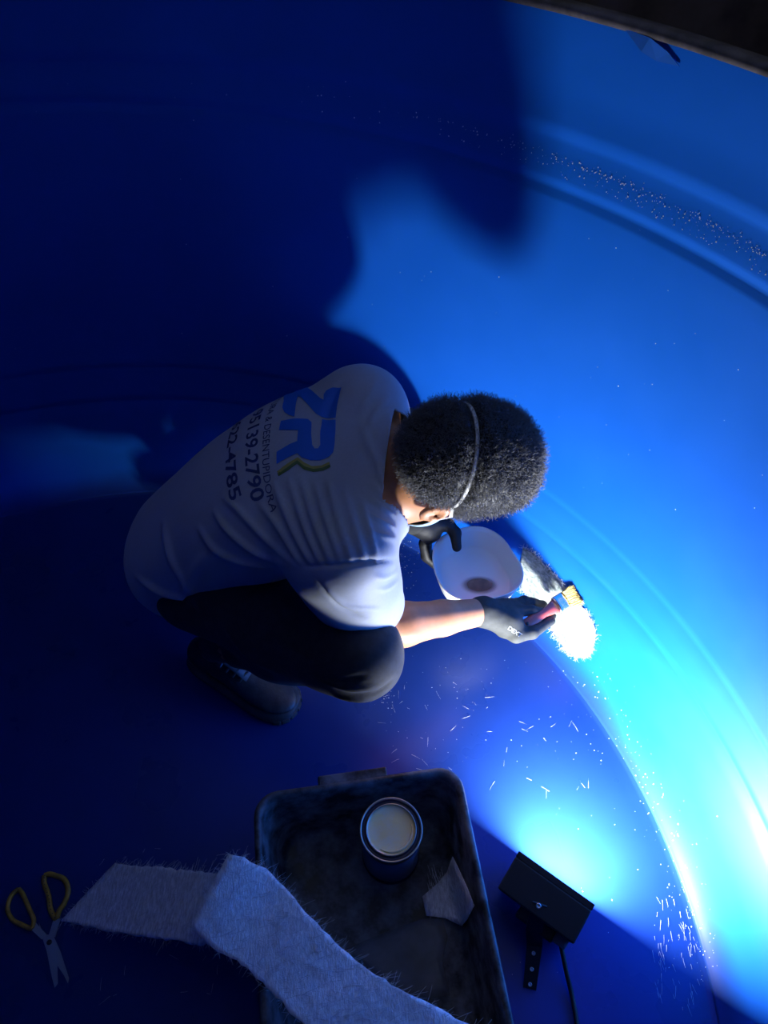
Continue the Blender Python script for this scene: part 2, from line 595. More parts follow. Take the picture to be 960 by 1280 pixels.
# ------------------------------------------------------------------ implicit surfaces (for the figure)
class Grid:
    def __init__(self, lo, hi, h):
        self.lo = np.asarray(lo, float)
        self.h = h
        self.n = np.ceil((np.asarray(hi) - self.lo) / h).astype(int) + 1
        self.x = [(self.lo[i] + h * np.arange(self.n[i])).astype(np.float32) for i in range(3)]
        self.D = np.full(self.n, 1.0, np.float32)

    def block(self, lo, hi):
        s = []
        for i in range(3):
            a = int(np.clip(math.floor((lo[i] - self.lo[i]) / self.h), 0, self.n[i]))
            b = int(np.clip(math.ceil((hi[i] - self.lo[i]) / self.h) + 1, 0, self.n[i]))
            s.append(slice(a, b))
        s = tuple(s)
        X = self.x[0][s[0]][:, None, None]
        Y = self.x[1][s[1]][None, :, None]
        Z = self.x[2][s[2]][None, None, :]
        return s, X, Y, Z

    def comb(self, s, d, k, op='u'):
        D = self.D[s]
        if op == 'u':
            if k > 0:
                h = np.maximum(k - np.abs(D - d), 0) / k
                self.D[s] = np.minimum(D, d) - h * h * k * 0.25
            else:
                self.D[s] = np.minimum(D, d)
        else:
            if k > 0:
                h = np.maximum(k - np.abs(D + d), 0) / k
                self.D[s] = np.maximum(D, -d) + h * h * k * 0.25
            else:
                self.D[s] = np.maximum(D, -d)

    def cone(self, a, b, ra, rb, k=0.02, op='u', flat=None):
        """tapered limb; flat=(dir, factor) squeezes it along dir"""
        a, b = np.asarray(a, float), np.asarray(b, float)
        pad = max(ra, rb) * 1.3 + k + 0.03
        s, X, Y, Z = self.block(np.minimum(a, b) - pad, np.maximum(a, b) + pad)
        ab = b - a
        L2 = float(ab @ ab) + 1e-12
        px, py, pz = X - a[0], Y - a[1], Z - a[2]
        t = np.clip((px * ab[0] + py * ab[1] + pz * ab[2]) / L2, 0, 1)
        qx, qy, qz = px - t * ab[0], py - t * ab[1], pz - t * ab[2]
        q2 = qx * qx + qy * qy + qz * qz
        if flat is not None:
            fd, ff = flat
            fd = nrm(fd)
            w = qx * fd[0] + qy * fd[1] + qz * fd[2]
            q2 = q2 + w * w * (1 / (ff * ff) - 1)
        d = np.sqrt(q2) - (ra + (rb - ra) * t)
        self.comb(s, d.astype(np.float32), k, op)

    def chain(self, pts, rs, k=0.01, **kw):
        for i in range(len(pts) - 1):
            self.cone(pts[i], pts[i + 1], rs[i], rs[i + 1], k, **kw)

    def ell(self, c, axes, radii, k=0.02, op='u'):
        c = np.asarray(c, float)
        pad = max(radii) + k + 0.02
        s, X, Y, Z = self.block(c - pad, c + pad)
        px, py, pz = X - c[0], Y - c[1], Z - c[2]
        q1 = 0
        q2 = 0
        for a, r in zip(axes, radii):
            w = px * a[0] + py * a[1] + pz * a[2]
            q1 = q1 + (w / r) ** 2
            q2 = q2 + (w / (r * r)) ** 2
        k0 = np.sqrt(q1)
        k1 = np.sqrt(q2) + 1e-9
        self.comb(s, (k0 * (k0 - 1) / k1).astype(np.float32), k, op)

    def loft(self, p0, axis, lat, dor, tab, k=0.03, power=2.3):
        """tab rows: s, lateral offset, dorsal offset, half width, half depth"""
        tab = np.asarray(tab, float)
        s, X, Y, Z = self.block(self.lo, self.lo + self.h * self.n)
        px, py, pz = X - p0[0], Y - p0[1], Z - p0[2]
        t = px * axis[0] + py * axis[1] + pz * axis[2]
        ss = np.linspace(tab[0, 0], tab[-1, 0], 200)

        def sm(col):
            y = np.interp(ss, tab[:, 0], tab[:, col])
            kx = np.ones(15) / 15
            return np.convolve(np.pad(y, 7, mode='edge'), kx, 'valid')
        tt = np.clip(t, tab[0, 0], tab[-1, 0])
        lo_, do_, a, b = (np.interp(tt, ss, sm(i)) for i in (1, 2, 3, 4))
        u = (px * lat[0] + py * lat[1] + pz * lat[2]) - lo_
        v = (px * dor[0] + py * dor[1] + pz * dor[2]) - do_
        q = (np.abs(u / a) ** power + np.abs(v / b) ** power) ** (1 / power)
        d = (q - 1) * np.minimum(a, b) * 0.9
        d = np.maximum(d, np.maximum(tab[0, 0] - t, t - tab[-1, 0]))
        self.comb(s, d.astype(np.float32), k)

    def nets(self, smooth=2):
        D, h = self.D, self.h
        S = D < 0
        cnt = np.zeros(np.array(D.shape) - 1, np.int8)
        for i in (0, 1):
            for j in (0, 1):
                for k in (0, 1):
                    cnt += S[i:i + cnt.shape[0], j:j + cnt.shape[1], k:k + cnt.shape[2]]
        act = (cnt > 0) & (cnt < 8)
        idx = np.argwhere(act)
        n = len(idx)
        vid = np.full(cnt.shape, -1, np.int32)
        vid[act] = np.arange(n)
        acc = np.zeros((n, 3))
        num = np.zeros(n)
        corners = [(i, j, k) for i in (0, 1) for j in (0, 1) for k in (0, 1)]
        vals = {c: D[idx[:, 0] + c[0], idx[:, 1] + c[1], idx[:, 2] + c[2]] for c in corners}
        for c in corners:
            for axx in range(3):
                if c[axx] == 0:
                    c2 = list(c)
                    c2[axx] = 1
                    c2 = tuple(c2)
                    d0, d1 = vals[c], vals[c2]
                    m = (d0 < 0) != (d1 < 0)
                    t = np.where(m, d0 / np.where(m, d0 - d1, 1), 0)
                    p = np.array(c, float)[None, :] + 0 * acc
                    p[:, axx] = t
                    acc[m] += p[m]
                    num[m] += 1
        v = self.lo + h * (idx + acc / num[:, None])
        quads = []
        for axx in range(3):
            o1, o2 = [(1, 2), (2, 0), (0, 1)][axx]
            sl0 = [slice(None)] * 3
            sl1 = [slice(None)] * 3
            sl0[axx] = slice(0, -1)
            sl1[axx] = slice(1, None)
            ch = S[tuple(sl0)] != S[tuple(sl1)]
            e = np.argwhere(ch)
            ok = (e[:, o1] > 0) & (e[:, o2] > 0) & (e[:, o1] < cnt.shape[o1]) & (e[:, o2] < cnt.shape[o2])
            e = e[ok]
            st = S[e[:, 0], e[:, 1], e[:, 2]]
            q = []
            for a_, b_ in ((-1, -1), (0, -1), (0, 0), (-1, 0)):
                w = e.copy()
                w[:, o1] += a_
                w[:, o2] += b_
                q.append(vid[w[:, 0], w[:, 1], w[:, 2]])
            q = np.stack(q, 1)
            q[~st] = q[~st][:, ::-1]
            quads.append(q)
        q = np.concatenate(quads)
        q = q[(q >= 0).all(1)]
        for _ in range(smooth):
            v = lap(v, q)
        return v, q


def lap(v, q, f=0.6, mask=None):
    s = np.zeros_like(v)
    c = np.zeros(len(v))
    for i in range(4):
        a, b = q[:, i], q[:, (i + 1) % 4]
        for j in range(3):
            s[:, j] += np.bincount(a, v[b, j], len(v)) + np.bincount(b, v[a, j], len(v))
        c += np.bincount(a, minlength=len(v)) + np.bincount(b, minlength=len(v))
    w = v + f * (s / np.maximum(c, 1)[:, None] - v)
    if mask is not None:
        w = np.where(mask[:, None], w, v)
    return w


def vnormals(v, q):
    n = np.zeros_like(v)
    fn_ = np.cross(v[q[:, 2]] - v[q[:, 0]], v[q[:, 3]] - v[q[:, 1]])
    for i in range(4):
        for j in range(3):
            n[:, j] += np.bincount(q[:, i], fn_[:, j], len(v))
    return n / (np.linalg.norm(n, axis=1)[:, None] + 1e-12)


def bvh_of(v, q):
    return BVHTree.FromPolygons([Vector(p) for p in v], [tuple(int(i) for i in t) for t in q])


def cast(bvh, px, py):
    d = Vector(raydir(px, py)).normalized()
    loc, n, i, dist = bvh.ray_cast(Vector((0, 0, CAM_H)), d)
    return (np.array(loc), np.array(n)) if loc is not None else (None, None)


def seg_dist(v, pts):
    best = np.full(len(v), 9.0)
    par = np.zeros(len(v))
    m = len(pts) - 1
    for i in range(m):
        a, b = pts[i], pts[i + 1]
        ab = b - a
        t = np.clip((v - a) @ ab / (ab @ ab + 1e-12), 0, 1)
        d = np.linalg.norm(v - a - t[:, None] * ab, axis=1)
        k = d < best
        best[k] = d[k]
        par[k] = (i + t[k]) / m
    return best, par


def cutmesh(me, cuts):
    """cuts: (point, normal, test) removes what lies beyond the plane among faces whose centre passes test"""
    bm = bmesh.new()
    bm.from_mesh(me)
    for p, n, test in cuts:
        fs = [f for f in bm.faces if test(f.calc_center_median())]
        es = set(e for f in fs for e in f.edges)
        vs_ = set(x for f in fs for x in f.verts)
        bmesh.ops.bisect_plane(bm, geom=fs + list(es) + list(vs_), plane_co=Vector(p), plane_no=Vector(n))
        pn, pp = Vector(n), Vector(p)
        kill = [f for f in bm.faces if test(f.calc_center_median()) and (f.calc_center_median() - pp).dot(pn) > 0]
        bmesh.ops.delete(bm, geom=kill, context='FACES')
    bmesh.ops.delete(bm, geom=[x for x in bm.verts if not x.link_faces], context='VERTS')
    bm.to_mesh(me)
    bm.free()


def fibres(pts, dirs, length, rad, bend=0.3, segs=4, curl=0.0, turns=1.5):
    """many thin three-sided hairs as one vertex / quad array"""
    n = len(pts)
    dirs = dirs / (np.linalg.norm(dirs, axis=1)[:, None] + 1e-9)
    r1 = RNG.normal(size=(n, 3))
    r1 -= dirs * (r1 * dirs).sum(1)[:, None]
    r1 /= np.linalg.norm(r1, axis=1)[:, None] + 1e-9
    r2 = np.cross(dirs, r1)
    ph = RNG.random(n) * 2 * PI
    length = np.broadcast_to(length, (n,))
    vv = []
    for s in range(segs + 1):
        t = s / segs
        c = pts + dirs * (length * t)[:, None] + r1 * (length * bend * t * t)[:, None]
        if curl:
            a = ph + turns * 2 * PI * t
            c = c + curl * (r1 * (np.cos(a) - np.cos(ph))[:, None] + r2 * (np.sin(a) - np.sin(ph))[:, None])
        rr_ = rad * (1 - 0.5 * t)
        for k in range(3):
            a = 2 * PI * k / 3
            vv.append(c + rr_ * (math.cos(a) * r1 + math.sin(a) * r2))
    v = np.stack(vv, 1).reshape(-1, 3)
    per = 3 * (segs + 1)
    base = np.arange(n)[:, None] * per
    q = []
    for s in range(segs):
        for k in range(3):
            k2 = (k + 1) % 3
            q.append(np.stack([base[:, 0] + s * 3 + k, base[:, 0] + s * 3 + k2, base[:, 0] + s * 3 + 3 + k2, base[:, 0] + s * 3 + 3 + k], 1))
    return v, np.concatenate(q)


def clamp_tank(v):
    """keep points inside the tank shell and above its floor"""
    v = v.copy()
    v[:, 2] = np.maximum(v[:, 2], 0.0003)
    rad_ = v[:, :2] - TC[:2]
    r_ = np.linalg.norm(rad_, axis=1)
    z_c = v[:, 2]
    q_ = np.clip((FIL - z_c) / FIL, 0, 1)
    R_ = np.where(z_c < FIL, R_FLAT + FILH * np.sqrt(1 - q_ * q_), wall_r(z_c)) - 0.0006
    k_ = np.minimum(1, R_ / r_)
    v[:, :2] = TC[:2] + rad_ * k_[:, None]
    return v


def spline(pts, n=8):
    pts = [np.asarray(p, float) for p in pts]
    out = []
    for i in range(len(pts) - 1):
        p0, p1, p2, p3 = pts[max(i - 1, 0)], pts[i], pts[i + 1], pts[min(i + 2, len(pts) - 1)]
        for k in range(n):
            t = k / n
            out.append(0.5 * ((2 * p1) + (-p0 + p2) * t + (2 * p0 - 5 * p1 + 4 * p2 - p3) * t * t + (-p0 + 3 * p1 - 3 * p2 + p3) * t ** 3))
    out.append(pts[-1])
    return out


def noise3(v, scale, seed=0):
    r = np.random.default_rng(seed)
    out = 0
    for i in range(10):
        k = r.normal(size=3)
        k /= np.linalg.norm(k)
        out = out + np.sin((v @ k) * scale * (0.6 + 0.9 * r.random()) + r.random() * 6.28)
    return out / 10

# PERSON_BEGIN
# ------------------------------------------------------------------ the crouching person
PEL = V(-0.372, 0.955, 0.31)
C7 = V(0.008, 0.872, 0.622)
axT = nrm(C7 - PEL)
latT = V(0.08, 1, 0)
latT = nrm(latT - axT * (latT @ axT))      # to the person's left
dorT = nrm(np.cross(axT, latT))            # towards the back
if dorT[2] < 0:
    dorT = -dorT
shR, shL = V(-0.055, 0.70, 0.57), V(-0.035, 1.035, 0.567)
elR, elL = V(-0.022, 0.722, 0.305), V(-0.11, 1.05, 0.36)
wrR, wrL = U(607, 764, 0.216), U(513, 648, 0.268)
hipR, hipL = V(-0.365, 0.855, 0.26), V(-0.355, 1.05, 0.26)
knR, knL = V(-0.045, 0.635, 0.365), V(0.018, 1.134, 0.385)
anR, anL = V(-0.352, 0.800, 0.120), V(-0.33, 1.11, 0.115)
# head frame
hc = nrm(V(0.88, -0.02, 0.47))             # crown
hl = V(-0.05, 1, 0.24)
hl = nrm(hl - hc * (hl @ hc))
hf = nrm(np.cross(hl, hc))                 # face
if hf[2] > 0:
    hf = -hf
earR = U(543, 637, 0.583)
HC = earR + hl * 0.076 + hc * 0.028


def torso_tab(g=0.0):
    return [(-0.11, -0.026, -0.02, 0.135 + g, 0.100 + g), (0.0, -0.016, -0.004, 0.145 + g, 0.106 + g), (0.14, -0.004, 0.014, 0.150 + g, 0.108 + g),
            (0.28, 0, 0.012, 0.164 + g, 0.102 + g), (0.38, 0, -0.012, 0.160 + g, 0.082 + g), (0.45, 0, -0.050, 0.115 + g, 0.060 + g), (0.52, 0, -0.060, 0.06 + g, 0.05 + g)]


def hand_right():
    """key points of the right hand, wrist first"""
    P = {}
    P['w'] = wrR
    P['palm'] = U(634, 776, 0.200)
    P['index'] = [U(646, 764, 0.194), U(664, 763, 0.189), U(679, 766, 0.175), U(690, 770, 0.159)]
    P['middle'] = [U(645, 760, 0.180), U(664, 754, 0.174), U(678, 757, 0.158), U(684, 764, 0.144)]
    P['ring'] = [U(640, 757, 0.188), U(655, 751, 0.182), U(667, 754, 0.164), U(668, 764, 0.154)]
    P['little'] = [U(634, 757, 0.180), U(646, 753, 0.170), U(655, 757, 0.156), U(654, 765, 0.149)]
    P['thumb'] = [U(630, 786, 0.184), U(645, 795, 0.186), U(665, 791, 0.180), U(688, 776, 0.165)]
    return P


def hand_left():
    P = {}
    P['w'] = wrL
    P['palm'] = U(533, 659, 0.230)
    P['index'] = [U(543, 663, 0.218), U(534, 675, 0.194), U(534, 690, 0.158), U(556, 702, 0.124)]
    P['middle'] = [U(541, 665, 0.216), U(531, 678, 0.191), U(532, 695, 0.156), U(554, 711, 0.123)]
    P['ring'] = [U(538, 667, 0.214), U(530, 680, 0.186), U(533, 697, 0.150), U(556, 716, 0.122)]
    P['little'] = [U(536, 668, 0.212), U(530, 681, 0.188), U(534, 697, 0.154), U(552, 714, 0.126)]
    P['thumb'] = [U(546, 655, 0.240), U(560, 656, 0.236), U(569, 666, 0.225), U(571, 684, 0.212)]
    return P


HR, HL = hand_right(), hand_left()


def build_hand(g, P, grow=0.0, k=0.006):
    w, pm = P['w'], P['palm']
    for nm in ('index', 'middle', 'ring', 'little'):
        f = P[nm]
        r = {'index': 0.0095, 'middle': 0.0098, 'ring': 0.0092, 'little': 0.0080}[nm] + grow
        g.cone(w + (pm - w) * 0.15, f[0], 0.019 + grow, 0.0125 + grow, 0.012)
        g.chain(f, [r * 1.12, r * 1.02, r * 0.95, r * 0.82], k * 0.6)
    t = P['thumb']
    g.cone(w + (pm - w) * 0.2, t[0], 0.020 + grow, 0.0165 + grow, 0.014)
    g.chain(t, [0.0155 + grow, 0.0125 + grow, 0.0112 + grow, 0.0090 + grow], k)
    g.ell(pm, (nrm(pm - w), nrm(np.cross(pm - w, V(0, 0, 1))), nrm(np.cross(pm - w, np.cross(pm - w, V(0, 0, 1))))), (0.036 + grow, 0.026 + grow, 0.020 + grow), 0.014)


def build_head(g, k=0.012):
    g.ell(HC + hc * 0.012, (hl, hf, hc), (0.077, 0.094, 0.084), k)
    g.ell(HC + hf * 0.030 - hc * 0.060, (hl, hf, hc), (0.064, 0.068, 0.072), 0.03)          # face
    g.ell(HC + hf * 0.058 - hc * 0.105, (hl, hf, hc), (0.042, 0.032, 0.026), 0.03)          # chin
    g.cone(HC + hf * 0.092 - hc * 0.022, HC + hf * 0.114 - hc * 0.058, 0.007, 0.012, 0.012)  # nose
    for sgn in (-1, 1):
        e = HC + hf * 0.092 + hl * 0.032 * sgn - hc * 0.022
        g.ell(e, (hl, hf, hc), (0.017, 0.012, 0.011), 0.008, op='s')
        g.ell(e - hf * 0.010, (hl, hf, hc), (0.0125, 0.0125, 0.0115), 0.002)
        g.cone(e + hc * 0.014 - hl * 0.012 * sgn, e + hc * 0.016 + hl * 0.012 * sgn, 0.005, 0.004, 0.008)
        q = earR if sgn < 0 else earR + hl * 0.152
        g.ell(q + hl * 0.006 * sgn, (nrm(hl * sgn - hf * 0.35), nrm(hf + hl * 0.35 * sgn), hc), (0.008, 0.018, 0.031), 0.006)
        g.ell(q + hl * 0.012 * sgn - hc * 0.002, (hl, hf, hc), (0.006, 0.009, 0.018), 0.005, op='s')
    g.cone(HC + hf * 0.092 - hc * 0.086 - hl * 0.018, HC + hf * 0.092 - hc * 0.086 + hl * 0.018, 0.006, 0.006, 0.006)   # lips
    g.cone(HC + hf * 0.103 - hc * 0.085 - hl * 0.02, HC + hf * 0.103 - hc * 0.085 + hl * 0.02, 0.002, 0.002, 0.003, op='s')


allp = np.array([PEL, C7, shR, shL, elR, elL, wrR, wrL, hipR, hipL, knR, knL, anR, anL, HC, HR['index'][3], HL['little'][3]])
lo_b = allp.min(0) - 0.2
lo_b[2] = 0.0
g = Grid(lo_b, allp.max(0) + 0.16, 0.0050)
g.loft(PEL, axT, latT, dorT, torso_tab(-0.012), 0.0)
neck0 = C7 - dorT * 0.058 - axT * 0.03
g.cone(neck0, HC - hc * 0.050 - hf * 0.010, 0.060, 0.052, 0.03)
g.cone(C7 - dorT * 0.045, HC - hf * 0.02 - hc * 0.02, 0.042, 0.048, 0.03)
build_head(g)
for sh, el, wr, s_ in ((shR, elR, wrR, -1), (shL, elL, wrL, 1)):
    g.cone(C7 - dorT * 0.055 - axT * 0.085, sh, 0.050, 0.054, 0.04)
    g.cone(sh, sh + (el - sh) * 0.5, 0.056, 0.047, 0.03)
    g.cone(sh + (el - sh) * 0.4, el, 0.047, 0.039, 0.02)
    g.chain([el, el + (wr - el) * 0.25, el + (wr - el) * 0.6, wr], [0.040, 0.042, 0.034, 0.0265], 0.012)
for hip, kn, an, s_ in ((hipR, knR, anR, -1), (hipL, knL, anL, 1)):
    g.cone(hip, kn, 0.085, 0.055, 0.03)
    g.chain([kn, kn + (an - kn) * 0.35, an], [0.052, 0.055, 0.036], 0.02)
    fd = nrm(V(0.9, -0.38 if s_ < 0 else 0.2, 0))
    g.cone(an - V(0, 0, 0.04), an - V(0, 0, 0.062) - fd * 0.02, 0.028, 0.022, 0.02)
    g.cone(an - V(0, 0, 0.062) - fd * 0.02, an - V(0, 0, 0.082) + fd * 0.10, 0.020, 0.014, 0.01)
build_hand(g, HR, -0.0015)
build_hand(g, HL, -0.0015)
bv, bq = g.nets(2)
me = npmesh('person', bv, bq)
person = link('person', me, M['skin'])
tag(person, 'crouching worker in grey printed shirt and dark trousers brushing the tank wall', 'person')

# red lit ear tone on a child shell is left to light; eyes
for sgn in (-1, 1):
    e = HC + hf * 0.0835 + hl * 0.032 * sgn - hc * 0.022
    mb = MB()
    mb.lathe([(0.0115 * math.sin(a), 0.0115 * math.cos(a)) for a in np.linspace(0.02, PI - 0.02, 10)], e, 16, hf, True, True)
    mb.build('eye', M['print_white'], person)

# --- trousers
g = Grid(np.array([-0.62, 0.50, 0.03]), np.array([0.16, 1.32, 0.52]), 0.0050)
g.ell(PEL - latT * 0.018 + V(0.0, 0, -0.02), (axT, latT, dorT), (0.105, 0.140, 0.102), 0.03)
for hip, kn, an, s_ in ((hipR, knR, anR, -1), (hipL, knL, anL, 1)):
    ex_ = 0.0 if s_ < 0 else 0.022
    g.cone(hip, kn, 0.100 + ex_, 0.072, 0.04)
    g.cone(kn + (hip - kn) * 0.12, kn, 0.070, 0.070, 0.03)
    g.chain([kn, kn + (an - kn) * 0.35, kn + (an - kn) * 0.98], [0.066, 0.056, 0.044], 0.03)
    g.cone(kn + (an - kn) * 0.5, kn + (hip - kn) * 0.5, 0.05, 0.07, 0.06)
tv, tq = g.nets(3)
bv_t = bvh_of(tv, tq)
nn = vnormals(tv, tq)
for line, amp, wd in [
        ([(495, 868), (460, 875), (420, 872), (385, 862)], 0.005, 0.007), ([(470, 858), (440, 862), (405, 852)], 0.004, 0.006),
        ([(455, 845), (425, 852), (400, 846)], -0.004, 0.006), ([(385, 725), (420, 760), (455, 790)], 0.004, 0.007),
        ([(375, 745), (400, 775), (440, 800)], 0.003, 0.008), ([(330, 760), (360, 800), (400, 830)], 0.003, 0.01),
        ([(280, 780), (310, 820), (350, 840)], 0.004, 0.010), ([(490, 850), (470, 866), (440, 868)], -0.004, 0.006)]:
    pts = []
    for p in spline([np.array([a, b, 0]) for a, b in line], 5):
        hit, _ = cast(bv_t, p[0], p[1])
        if hit is not None:
            pts.append(hit)
    if len(pts) > 2:
        d, t = seg_dist(tv, pts)
        tv = tv + nn * (amp * np.exp(-(d / wd) ** 2) * np.sin(np.clip(t, 0.03, 0.97) * PI) ** 0.5)[:, None]
tv = tv + nn * (0.0022 * noise3(tv, 55, 3))[:, None]
me = npmesh('trousers', tv, tq)
cuts = [(np.array(PEL - axT * 0.085 + dorT * 0.0), -axT + dorT * 0.3, lambda c: c[2] > 9)]
for kn, an in ((knR, anR), (knL, anL)):
    q = kn + (an - kn) * 0.80
    cuts.append((q, nrm(an - kn), (lambda c, q=q: (np.array(c) - q) @ (np.array(c) - q) < 0.10 ** 2)))
cutmesh(me, cuts)
tro = link('trousers', me, M['trousers'], person)
tro['label'] = 'dark charcoal trousers'

# --- shirt
g = Grid(np.array([-0.64, 0.52, 0.12]), np.array([0.16, 1.24, 0.80]), 0.0045)
tab = [(-0.155, -0.032, -0.03, 0.142, 0.120), (-0.10, -0.026, -0.02, 0.150, 0.122), (0.0, -0.016, -0.004, 0.160, 0.120), (0.14, -0.004, 0.015, 0.170, 0.120),
       (0.28, 0, 0.016, 0.182, 0.116), (0.38, 0, -0.008, 0.178, 0.096), (0.45, 0, -0.045, 0.135, 0.072), (0.52, 0, -0.056, 0.084, 0.066), (0.60, 0, -0.060, 0.074, 0.060)]
g.loft(PEL, axT, latT, dorT, tab, 0.0)
for sh, el, s_ in ((shR, elR, -1), (shL, elL, 1)):
    g.cone(C7 - dorT * 0.05 - axT * 0.085, sh, 0.060, 0.064, 0.05)
    ta = el - sh
    g.chain([sh, sh + ta * 0.35, sh + ta * 0.75], [0.064, 0.064, 0.066], 0.035)
g.cone(shR - axT * 0.05, shR + (elR - shR) * 0.66 - axT * 0.012, 0.062, 0.056, 0.05)
g.cone(shL - axT * 0.02, PEL + axT * 0.24 + latT * 0.085, 0.066, 0.085, 0.06)
sv, sq = g.nets(3)
bv_s = bvh_of(sv, sq)
nn = vnormals(sv, sq)
folds = [
    ([(376, 706), (350, 662), (326, 632)], 0.0050, 0.0055), ([(388, 704), (362, 652), (343, 606)], 0.0055, 0.0055),
    ([(400, 704), (378, 650), (362, 602)], 0.0050, 0.0052), ([(413, 703), (392, 650), (376, 598)], 0.0050, 0.0052),
    ([(426, 702), (408, 650), (394, 606)], 0.0045, 0.0050), ([(440, 702), (424, 654), (410, 602)], 0.0045, 0.0055),
    ([(456, 701), (442, 655), (430, 610)], 0.0038, 0.0055), ([(472, 700), (460, 660), (452, 625)], 0.0032, 0.0055),
    ([(368, 706), (330, 672), (300, 640), (280, 622)], 0.0050, 0.006), ([(360, 707), (318, 690), (284, 662), (268, 640)], 0.0050, 0.006),
    ([(345, 708), (305, 703), (270, 688), (250, 662)], 0.0050, 0.007), ([(260, 690), (240, 720), (228, 745)], 0.005, 0.010),
    ([(205, 655), (215, 700), (240, 742)], 0.005, 0.010), ([(172, 722), (205, 742), (250, 748)], 0.006, 0.008),
    ([(490, 620), (478, 602), (470, 580)], 0.003, 0.004), ([(492, 632), (476, 618), (466, 604)], 0.003, 0.004),
    ([(494, 645), (476, 634), (462, 622)], 0.003, 0.004), ([(494, 660), (476, 652), (460, 642)], 0.0028, 0.004),
    ([(495, 674), (478, 670), (462, 664)], 0.0028, 0.004), ([(480, 590), (462, 560), (452, 530)], 0.003, 0.007),
    ([(470, 480), (458, 500), (450, 520)], 0.0028, 0.007), ([(485, 500), (470, 515), (462, 535)], 0.0028, 0.006),
    ([(430, 472), (415, 500), (408, 530)], -0.003, 0.008), ([(497, 715), (480, 722), (470, 720)], 0.0018, 0.004),
    ([(497, 728), (482, 736), (470, 736)], 0.0015, 0.004), ([(405, 735), (430, 755), (470, 762)], 0.003, 0.005),
    ([(376, 708), (420, 706), (460, 702), (496, 700)], -0.0032, 0.0032), ([(395, 728), (425, 758), (455, 772)], -0.003, 0.004)]
disp = np.zeros(len(sv))
for line, amp, wd in folds:
    pts = []
    for p in spline([np.array([a, b, 0]) for a, b in line], 6):
        hit, _ = cast(bv_s, p[0], p[1])
        if hit is not None:
            pts.append(hit)
    if len(pts) > 2:
        d, t = seg_dist(sv, pts)
        disp += 1.5 * amp * np.exp(-(d / wd) ** 2) * np.sin(np.clip(t, 0.04, 0.96) * PI) ** 0.6
sv = sv + nn * (disp + 0.0018 * noise3(sv, 40, 5) + 0.0008 * noise3(sv, 110, 6))[:, None]
me = npmesh('shirt', sv, sq)
cuts = [(PEL - axT * 0.078, nrm(-axT - dorT * 0.12), lambda c: True)]
for sh, el in ((shR, elR), (shL, elL)):
    q = sh + (el - sh) * 0.64
    cuts.append((q, nrm(el - sh), (lambda c, q=q: (np.array(c) - q) @ (np.array(c) - q) < 0.12 ** 2)))
nk = V(0.010, 0.872, 0.60)
nkd = nrm(V(1.0, -0.10, 0.12))
cuts.append((nk, nkd, (lambda c: (np.array(c) - nk) @ (np.array(c) - nk) < 0.13 ** 2 and abs((np.array(c) - C7) @ latT) < 0.105)))
cutmesh(me, cuts)
shirt = link('shirt', me, M['shirt'], person)
m_ = shirt.modifiers.new('solid', 'SOLIDIFY')
m_.thickness = 0.0022
m_.offset = -1
shirt['label'] = 'light grey short sleeved shirt with blue printed back'
bv_s = bvh_of(sv, sq)
# PRINT
# printed back: artwork laid out flat, then wrapped on the cloth along the back's normal
pr_o, pr_n = cast(bv_s, 392, 545)
pu = -latT                       # reading direction
pv_ = nrm(axT)                   # letter tops towards the neck
pn_ = dorT
# frame of print refined so that it follows the photograph's reading direction
q0, _ = cast(bv_s, 392, 500)
q1, _ = cast(bv_s, 392, 590)


def wrap(me, name, m, lift=0.0009):
    bm = bmesh.new()
    bm.from_mesh(me)
    bmesh.ops.triangulate(bm, faces=bm.faces)
    for _ in range(6):
        es = [e for e in bm.edges if e.calc_length() > 0.007]
        if not es:
            break
        bmesh.ops.subdivide_edges(bm, edges=es, cuts=1)
        bmesh.ops.triangulate(bm, faces=bm.faces)
    bad = []
    for v in bm.verts:
        p = pr_o + pu * v.co.x + pv_ * v.co.y
        loc, n, i, dist = bv_s.ray_cast(Vector(p + pn_ * 0.2), Vector(-pn_), 0.6)
        if loc is None:
            bad.append(v)
            continue
        if (np.array(loc) - pr_o) @ pn_ < -0.085:
            bad.append(v)
            continue
        v.co = loc + n * lift
    if bad:
        bmesh.ops.delete(bm, geom=bad, context='VERTS')
    bmesh.ops.recalc_face_normals(bm, faces=bm.faces)
    bm.to_mesh(me)
    bm.free()
    return link(name, me, m, shirt)


def textmesh(s, size, bold=0.0, width=None):
    cu = bpy.data.curves.new('t', 'FONT')
    cu.body = s
    cu.size = size
    cu.offset = bold
    cu.resolution_u = 3
    ob = bpy.data.objects.new('t', cu)
    COL.objects.link(ob)
    dg = bpy.context.evaluated_depsgraph_get()
    me = bpy.data.meshes.new_from_object(ob.evaluated_get(dg))
    bpy.data.objects.remove(ob)
    bpy.data.curves.remove(cu)
    me.materials.clear()
    if width:
        xs = [v.co.x for v in me.vertices]
        k = width / (max(xs) - min(xs))
        for v in me.vertices:
            v.co.x = (v.co.x - min(xs)) * k
    return me


def flat_at(px, py):
    """flat print coordinates of the cloth point seen at this pixel"""
    h, _ = cast(bv_s, px, py)
    if h is None:
        d_ = raydir(px, py)
        t_ = ((pr_o - V(0, 0, CAM_H)) @ pn_) / (d_ @ pn_)
        h = d_ * t_ + V(0, 0, CAM_H)
    return ((h - pr_o) @ pu, (h - pr_o) @ pv_)


def poly_print(name, pts, m, lift=0.0009):
    me = bpy.data.meshes.new(name)
    bm = bmesh.new()
    vs_ = [bm.verts.new((a, b, 0)) for a, b in pts]
    bm.faces.new(vs_)
    bm.to_mesh(me)
    bm.free()
    return wrap(me, name, m, lift)


